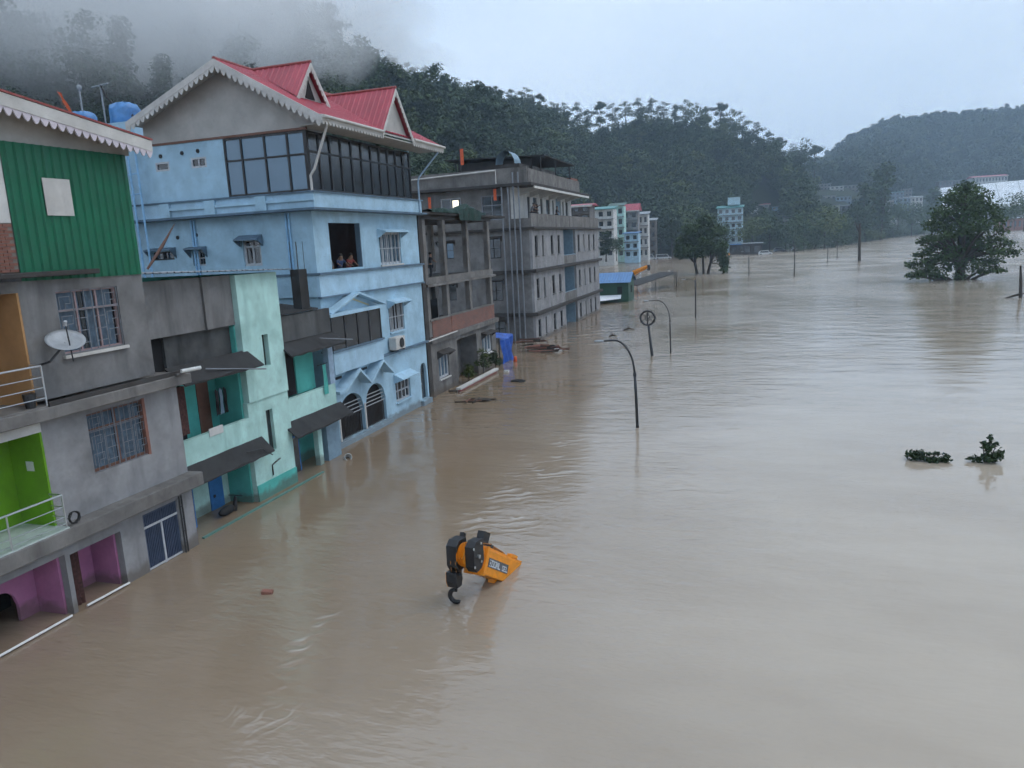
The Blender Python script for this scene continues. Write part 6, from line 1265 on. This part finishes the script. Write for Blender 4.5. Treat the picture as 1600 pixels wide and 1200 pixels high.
for (x, y, sx, lab) in ((-12.2, 74.2, 0.55, 'small dark branch adrift between the wheel sign and the apartment block'), (-12.9, 69.3, 0.35, 'tiny dark lump adrift nearer than the drifting branch')):
    t_ = thing('floating_branch', (x, y, 0), lab, 'driftwood'); G().tube([(x-sx, y-0.1, 0.02), (x, y, 0.16), (x+sx, y+0.15, 0.04)], [0.05, 0.10, 0.03], 6).build('limb', 'bark', t_); G().tube([(x, y, 0.1), (x-0.15, y+0.1, 0.42)], [0.06, 0.02], 5).build('stub', 'bark', t_)
plaster('pale_blue_wall', (0.50, 0.66, 0.74), dirt=(0.3, 0.4, 0.45), amount=0.3); plaster('dull_blue_wall', (0.30, 0.38, 0.46), dirt=(0.18, 0.22, 0.27), amount=0.3)
for i, (kd, h, wd) in enumerate((('round', 10, 10), ('round', 10, 9), ('column', 10, 4.6), ('bush', 10, 12), ('round', 10, 11), ('umbrella', 10, 8))):
    tree_meshes('unit%d' % i, kd, h, wd, 1500, 0.27, 170+i, 'leaf_bank', 0.16)
ORD = ['first', 'second', 'third', 'fourth', 'fifth', 'sixth', 'seventh', 'eighth', 'ninth', 'tenth', 'eleventh', 'twelfth', 'thirteenth']
rk = random.Random(31)
for i, (x, y, z, h) in enumerate(RIDGE):
    k = rk.choice((0, 1, 3, 0, 2, 1, 5)); hh = (24, 27, 22, 21, 24, 19)[k]
    th = math.degrees(math.atan2(-x, y)); top = z+h; x, y, z = hill1_point(th, 0.99); z -= 0.8; h = max(13.0, top-z)
    sec = ('misty left', 'middle', 'right')[i//13]; lab = '%s skyline tree from the left on the %s stretch of the ridge' % (ORD[i % 13], sec)
    plant_tree('ridge_tree', 'ridge%d' % k, (x, y, z), (max(0.75, h/hh*0.95), h/hh), rk.uniform(0, 6.28), lab, 'trees on the skyline of the near ridge')
for (x, y, z, h), kind, wf, lab in BANK:
    k = {'round': rk.choice(('unit0', 'unit1', 'unit4')), 'column': 'unit2', 'bush': 'unit3'}[kind]; z = max(z, -0.2)
    t_ = plant_tree('bush' if kind == 'bush' else 'bank_tree', k, (x, y, z-0.3), (h/10*wf, h/10*1.05), rk.uniform(0, 6.28), lab, 'trees along the far bank')
    if kind == 'bush': t_['category'] = 'bush'; t_['group'] = 'bushes at the far waterline'
# ---- thick bare trunk standing in the water below the treeline
t_ = thing('bare_trunk', (24.7, 214.2, 0), 'thick dark bare trunk standing in the far water', 'trunk'); G().tube([(24.7, 214.2, -1), (24.6, 214.2, 4), (24.5, 214.2, 9.5)], [0.42, 0.34, 0.26], 9).build('stem', 'bark', t_, smooth=True); G().tube([(24.6, 214.2, 7), (23.8, 214.2, 9), (23.4, 214.2, 10)], [0.25, 0.18, 0.06], 6).build('branch', 'bark', t_)
# ---- bushy tree standing in the flood
def big_tree(name, loc, blobs, n, size, seed, leaf, label, trunks, ivy=False):
    t_ = thing(name, loc, label, 'tree'); o = bpy.data.objects.new('crown', quad_mesh('crown', leaf_quads(blobs, n, size, seed, 0.6, 0.55, 0.35), [leaf])); C.objects.link(o); o.parent = t_
    rr_ = random.Random(seed); g = G()
    for tr in trunks: g.tube([Vector(loc)+Vector(p[:3]) for p in tr], [p[3] for p in tr], 8)
    for q in blobs:
        c = Vector(loc)+Vector(q[:3]); zc = max(0.5, q[2]*0.55); tr = min(trunks, key=lambda tt: (tt[0][0]-q[0])**2); i_ = min(range(len(tr)), key=lambda k: abs(tr[k][2]-zc)); s = Vector(loc)+Vector(tr[i_][:3])
        g.tube([s, s.lerp(c, 0.5)+Vector((0, 0, 0.3)), c], [tr[i_][3]*0.45, tr[i_][3]*0.3, 0.05], 5)
    g.build('trunk', 'bark', t_, smooth=True)
    if ivy:
        o = bpy.data.objects.new('ivy', quad_mesh('ivy', leaf_quads([(0, 0, 0.6, 1.0, 1.0, 1.0), (0, 0, 2.2, 0.95, 0.95, 1.2), (0.1, 0, 4.0, 0.8, 0.8, 1.2)], 900, 0.24, seed+5), ['leaf_tree'])); C.objects.link(o); o.parent = t_
    return t_
rq = random.Random(77)
bl_ = [(rq.uniform(-5, 4.6), rq.uniform(-4, 4), rq.uniform(4.2, 11.2), rq.uniform(1.5, 2.5), rq.uniform(1.5, 2.4), rq.uniform(1.0, 1.6)) for _ in range(17)]
bl_ = [b_ for b_ in bl_ if abs(b_[0]) < 5.6-(b_[2]-4)*0.38] + [(0.6, 0, 12.2, 2.0, 2.0, 1.2), (-3.8, 0, 7.6, 2.2, 2.2, 1.7), (-1.5, -1, 9.8, 2.4, 2.2, 1.6), (2.2, 0, 9.6, 2.2, 2.2, 1.6), (3.9, 0, 6.2, 2.1, 2, 1.6), (4.8, -1, 3.4, 1.5, 1.5, 1.9), (5.0, -1.5, 1.4, 1.1, 1.1, 1.4), (-0.5, -2, 5.6, 2.6, 2, 1.7), (-4.8, -1, 5.0, 1.6, 1.6, 1.4)]
big_tree('flooded_tree', (-12.3, 179.5, -0.1), bl_, 11000, 0.34, 301, 'leaf_tree', 'bushy green tree standing in the flood with split trunks', [[(-0.9, 0, -1, .35), (-1.6, 0, 2.5, .3), (-1.4, 0, 6, .22), (-1, 0, 9, .12)], [(1.0, 0, -1, .35), (1.9, 0, 2.5, .28), (2.0, 0, 6, .2), (1.2, 0, 9.5, .1)], [(0.3, 0, -1, .3), (0.2, 0, 4, .22), (0.5, 0, 10, .1)]])
# ---- layered tree on the right
lay = [(-0.6, 0, 13.6, 1.7, 1.6, .9), (0.6, 0, 14.0, 1.4, 1.4, .8), (-2.4, 0, 12.3, 2.0, 2.0, 1.0), (1.8, 0, 12.4, 2.3, 2.2, 1.1), (-0.2, 0, 12.0, 2.4, 2.4, 1.3), (-4.4, 0, 10.3, 2.0, 2.0, .9), (-2.0, 0, 10.2, 2.3, 2.4, 1.2), (1.0, 0, 10.3, 2.6, 2.6, 1.4), (3.6, 0, 10.4, 2.3, 2.2, 1.1), (5.6, 0, 9.0, 1.7, 1.7, .9),
       (-5.6, 0, 8.6, 1.9, 1.8, .8), (-3.2, 0, 8.4, 2.3, 2.2, 1.1), (0, 0, 8.2, 2.6, 2.6, 1.3), (3.0, 0, 8.0, 2.4, 2.4, 1.1), (-4.6, 0, 6.6, 1.7, 1.7, .55), (-2.4, 0, 7.0, 1.9, 1.9, .7), (2.6, 0, 6.4, 2.2, 2.2, .8), (4.9, 0, 6.0, 1.5, 1.5, .5), (6.4, 0, 5.2, 1.6, 1.5, .55), (7.2, 0, 3.9, 1.5, 1.4, .7), (4.6, 0, 4.2, 2.1, 2.0, .9), (2.4, 0, 4.4, 1.8, 1.8, .9),
       (-2.6, 0, 3.6, 1.9, 1.8, .8), (-4.9, 0, 3.2, 1.9, 1.8, .8), (-6.9, 0, 2.6, 1.5, 1.4, .6), (-5.6, 0, 1.2, 1.8, 1.8, .8), (-3.4, 0, 0.9, 1.9, 1.8, .8), (-7.4, 0, 0.9, .9, .9, .5), (3.0, 0, 1.3, 1.9, 1.8, .8), (5.2, 0, 1.3, 1.6, 1.5, .5), (1.6, 0, 2.6, 1.2, 1.2, 1.0), (-6.2, 0, 4.0, .9, .9, .35), (-1.2, -1, 6.4, 2.0, 1.8, 1.0), (1.3, -1, 6.6, 2.0, 1.8, 1.0), (-0.9, -1.4, 4.6, 1.3, 1.2, .9), (0.9, -1.4, 4.0, 1.2, 1.2, .9), (-1.6, -1.2, 2.2, 1.3, 1.2, .9), (-4.2, -1, 2.2, 2.0, 1.8, .9), (4.2, -1, 2.6, 1.9, 1.8, .9), (-3.4, 0, 5.4, 1.8, 1.8, .8), (3.6, 0, 5.2, 1.8, 1.8, .8), (-5.4, 0, 6.0, 1.2, 1.2, .6), (5.8, 0, 7.2, 1.3, 1.3, .7), (-1.8, 0, 5.2, 1.6, 1.6, .8), (1.8, 0, 5.4, 1.6, 1.6, .8), (-5.2, 0, 4.6, 1.4, 1.3, .6)]
lay = [(a*(0.78 if c > 7.5 else 0.95), rq.uniform(-2.6, 2.6)*max(0.25, min(1, c/8)), c, d*0.98, e*0.98, f*1.2 if c > 7.5 else f*1.2) for a, _, c, d, e, f in lay]
big_tree('layered_tree', (29.56, 132.4, 0), lay, 11500, 0.25, 302, 'leaf_tree', 'large dark layered tree standing in the river at the right', [[(0, 0, -1, .75), (0, 0, 3, .6), (-0.1, 0, 8, .42), (0, 0, 13, .15)]], ivy=True)

# ================================================================ far town
def town_house(a, wm, rm, rt, st, lab):
    x, y, z, w_, h = a; z0 = 0 if z < 6 else z-16; dp = max(5, w_*0.8); t_ = thing('town_house', (x, y, z), lab, 'building', 'buildings of the far town'); hh = h*(0.87 if rt == 'gable' else 0.93)
    x0, x1, yf = x-w_/2, x+w_/2, y; g = G(); holes = []; nc = max(2, int(w_/2.6))
    for s in range(st):
        za = z+hh*(s+0.30)/st; zb = z+hh*(s+0.78)/st
        for c in range(nc): ca = x0+w_*(c+0.5)/nc; holes.append((ca-w_/nc*0.26, ca+w_/nc*0.26, za, zb))
    g.wall('-y', yf, 0.3, x0, x1, z0-4, z+hh, holes); g.build('wall', wm, t_); G().box(x0, x1, yf+0.31, yf+dp, z0-4, z+hh-0.01).build('core', wm, t_)
    for hq in holes: G().box(hq[0], hq[1], yf+0.20, yf+0.25, hq[2], hq[3]).build('window', 'glass_dark', t_)
    for s in range(1, st): zz = z+hh*s/st; G().box(x0-0.2, x1+0.2, yf-0.9, yf-0.005, zz-0.12, zz+0.08).build('balcony_slab', 'grey_concrete', t_)
    if rt == 'gable':
        G().prism([(x0-0.7, yf-1.2, z+hh), (x0-0.7, yf+dp+0.8, z+hh), (x0-0.7, yf+dp/2, z+h)], (w_+1.4, 0, 0)).build('roof', rm, t_); G().box(x0-0.75, x1+0.75, yf-1.26, yf-1.14, z+hh-0.3, z+hh+0.05).build('fascia', 'white_board', t_)
    else:
        G().slab([(x0-0.6, yf-1.0, z+hh+0.02), (x1+0.6, yf-1.0, z+hh+0.02), (x1+0.6, yf+dp, z+h-0.2), (x0-0.6, yf+dp, z+h-0.2)], (0, 0, 0.2)).build('roof', rm, t_)
    if rt == 'stair': G().box(x-w_*0.1, x1-w_*0.12, yf+2, yf+dp-1, z+h, z+h+3.2).build('stair_tower', wm, t_)
    return t_
for row in TOWN: town_house(*row)
# white roofed shed
W_ = thing('white_shed', (176, 730, 0), 'huge shed with bright white sheet roof on the far bank', 'shed')
for k in range(6):
    f0, f1 = k/6, (k+1)/6; L0, L1 = Vector((149.9, 786, 37.7)), Vector((232, 722, 38.5)); E0, E1 = Vector((149, 725, 11.2)), Vector((215, 664, 21.5))
    G().slab([E0.lerp(E1, f0), E0.lerp(E1, f1-0.004), L0.lerp(L1, f1-0.004), L0.lerp(L1, f0)], (0, 0, 0.7)).build('roof_sheet', 'white_sheet', W_)
g = G(); g.add([(149.5, 727, -1), (214, 666.5, -1), (214, 666.5, 21), (149.5, 727, 10.8)], [(0, 1, 2, 3)]); g.add([(149.5, 727, -1), (150.5, 785, -1), (150.5, 785, 37), (149.5, 727, 10.8)], [(3, 2, 1, 0)]); g.add([(214, 666.5, -1), (231, 722, -1), (231, 722, 38), (214, 666.5, 21)], [(0, 1, 2, 3)])
g.build('wall', 'grey_render_pale', W_)
for k in range(9):
    p = Vector((156, 720.3, 3)).lerp(Vector((210, 669.6, 3)), k/8); G().box(p.x-1.6, p.x+1.6, p.y-0.4, p.y+0.4, 3.5, 8.5).build('window', 'glass_dark', W_)
# ---- green hut with blue roof, sunk to its eaves
Hh = thing('green_hut', (-20, 110, 0), 'small dark green hut with blue sheet roof in the flood', 'hut')
g = G(); g.box(-23.4, -17.6, 107.6, 112.6, -1, 2.85); g.prism([(-17.6, 107.6, 2.86), (-17.6, 112.6, 2.86), (-17.6, 110.1, 3.95)], (-5.8, 0, 0)); g.build('wall', 'dark_green_sheet', Hh)
for (ya, yb) in ((107.2, 110.1), (113.0, 110.1)): corrugated([(-23.6, yb, 4.10), (-17.25, yb, 4.10), (-17.25, ya, 2.78), (-23.6, ya, 2.78)], 0.4, 0.04, (0, -0.4 if ya < 110 else 0.4, 0.9), 'x').build('roof_sheet', 'blue_sheet', Hh)
box('window', 'dark_room', Hh, -17.598, -17.56, 109.6, 110.5, 1.2, 2.2); box('window', 'dark_room', Hh, -19.2, -18.5, 107.56, 107.598, 1.2, 2.2)
t_ = thing('sunken_awning', (-20.5, 104.5, 0), 'pale sheet awning tilted in the water before the green hut', 'awning'); corrugated([(-23.0, 103.2, 0.35), (-18.6, 106.8, 0.55), (-18.6, 107.4, 1.05), (-23.0, 107.4, 1.0)], 0.4, 0.03, (0, -0.2, 1), 'x').build('sheet', 'white_sheet', t_); G().tube([(-22.8, 103.4, -0.5), (-22.8, 103.4, 0.35)], 0.06, 6).build('post', 'dark_steel', t_); G().tube([(-19.2, 106.5, -0.5), (-19.2, 106.5, 0.55)], 0.06, 6).build('post', 'dark_steel', t_)
t_ = thing('sunken_roof', (-18, 135, 0), 'low dark sheet roof on thin posts beyond the green hut', 'roof'); G().slab([(-21.5, 124, 1.5), (-18.5, 122, 1.3), (-14.0, 138.6, 2.35), (-17.0, 140.5, 2.45)], (0, 0, 0.12)).build('sheet', 'mossy_black', t_)
for (x, y, z) in ((-18.6, 122.4, 1.3), (-16.6, 129.5, 1.8), (-14.3, 138.2, 2.3), (-21.3, 124.3, 1.5)): G().tube([(x, y, -1), (x, y, z)], 0.06, 6).build('post', 'dark_steel', t_)
t_ = thing('digger_arm', (-24, 150, 0), 'orange digger arm lying above the water behind the green hut', 'digger'); g = G(); g.tube([(-25.5, 152, 0.4), (-23.3, 151, 2.2), (-20.6, 150, 3.3)], [0.55, 0.5, 0.35], 6); g.build('boom', 'crane_orange', t_); G().box(-20.7, -20.2, 149.7, 150.4, 2.5, 3.6).build('bucket', 'dark_steel', t_); G().tube([(-24.6, 151.2, 0.7), (-22.2, 150.3, 2.0)], 0.14, 6).build('ram', 'steel', t_)
# ---- vehicles caught on the quay
plain('car_white', (0.60, 0.62, 0.64), 0.3); plain('car_grey', (0.16, 0.17, 0.19), 0.3)
def car(loc, rz, label, paint, L_=4.2, Hc=1.5, van=False):
    t_ = thing('parked_car', loc, label, 'van' if van else 'car', 'vehicles stranded on the far quay'); t_.rotation_euler[2] = rz; hw = 0.85
    prof = [(-L_/2, 0.35), (L_/2, 0.35), (L_/2, 0.8), (L_/2-0.9, 0.95), (L_/2-1.5, Hc), (-L_/2+(0.15 if van else 0.7), Hc), (-L_/2, 0.95)]
    def bl(nm, gg, m_, bv=0.0):
        o = bpy.data.objects.new(nm, gg.mesh(nm, m_)); C.objects.link(o); o.parent = t_
        if bv: md = o.modifiers.new('bevel', 'BEVEL'); md.width = bv; md.segments = 2
        return o
    bl('body', G().prism([(a, -hw, b_) for a, b_ in prof], (0, 2*hw, 0)), paint, 0.08)
    for s in (-1, 1):
        y0 = hw*s; bl('side_window', G().prism([(L_/2-1.6, y0+0.005*s, Hc-0.1), (-L_/2+0.7, y0+0.005*s, Hc-0.1), (-L_/2+0.45, y0+0.005*s, 0.98), (L_/2-1.1, y0+0.005*s, 0.98)], (0, 0.015*s, 0)), 'glass_dark')
        for a in (-L_/2+0.8, L_/2-0.8): bl('wheel', G().lathe((a, y0-0.1*s, 0.32), (0, s, 0), [(0, 0.32), (0.16, 0.32), (0.17, 0.18)], 14), 'black_rubber')
        bl('headlight', G().box(L_/2-0.02, L_/2+0.03, 0.55*s-0.15, 0.55*s+0.15, 0.62, 0.76), 'frame_white')
    bl('windscreen', G().prism([(L_/2-0.92, -0.7, 0.99), (L_/2-0.92, 0.7, 0.99), (L_/2-1.46, 0.65, Hc-0.06), (L_/2-1.46, -0.65, Hc-0.06)], (0.03, 0, 0.02)), 'glass_dark')
    return t_
for (x, y, rz, lab, pt_, L_, Hc, vn) in ((-41.5, 307, 0.3, 'white van parked below the narrow white building', 'car_white', 5.2, 2.3, True), (-36.2, 309, 0.1, 'long white vehicle on the quay left of the bushy water tree', 'car_white', 6.2, 2.1, True), (-46.8, 305, 0.2, 'grey car at the left of the quay vehicles', 'car_grey', 4.3, 1.6, False), (-28.5, 318, 0.2, 'dark car half hidden by the bushy water tree', 'car_grey', 4.4, 1.6, False),
                                         (2.4, 308, 0.1, 'white car with water up to its bonnet before the dark sheds', 'car_white', 5.0, 1.7, False), (14.4, 352, 1.4, 'white car facing the river below the far treeline', 'car_white', 4.6, 1.9, False), (8.4, 345, 0.3, 'grey pickup beside the end of the dark sheds', 'car_grey', 5.0, 1.8, False), (19.4, 362, 1.5, 'white van right of the white car below the treeline', 'car_white', 4.8, 2.5, True)):
    car((x, y, -0.25), rz, lab, pt_, L_, Hc, vn)
t_ = tag(G().box(-49.8, -46.2, 309, 311.5, -0.4, 2.0).build('orange_container', 'crane_orange', None, (-48, 310, 0), bevel=0.06), 'orange metal container on the quay of the left town', 'container')
t_ = tag(G().box(-57.0, -50.0, 318.0, 318.4, -1, 1.4).build('quay_wall', 'white_board', None, (-53.5, 318, 0)), 'long white quay wall below the left town', 'wall')
t_ = tag(G().box(-15.5, -11.0, 318.0, 319.0, -0.5, 1.0).build('orange_barrier', 'crane_orange', None, (-13, 318.5, 0)), 'low orange barrier in the water right of the bushy tree', 'barrier')
# ---- a lit lamp on the far bank
t_ = thing('bank_lamp', (110.0, 583.0, 0), 'tiny lit lamp on the far bank left of the layered tree', 'lamp'); G().tube([(110, 583, -1), (110, 583, 9.4)], 0.12, 6).build('pole', 'dark_steel', t_); G().ellipsoid((110, 583, 9.8), (0.7, 0.7, 0.5), 10, 6).build('bulb', 'lamp_warm', t_)
for o in list(scene.objects):
    if '_o' in o: del o['_o']
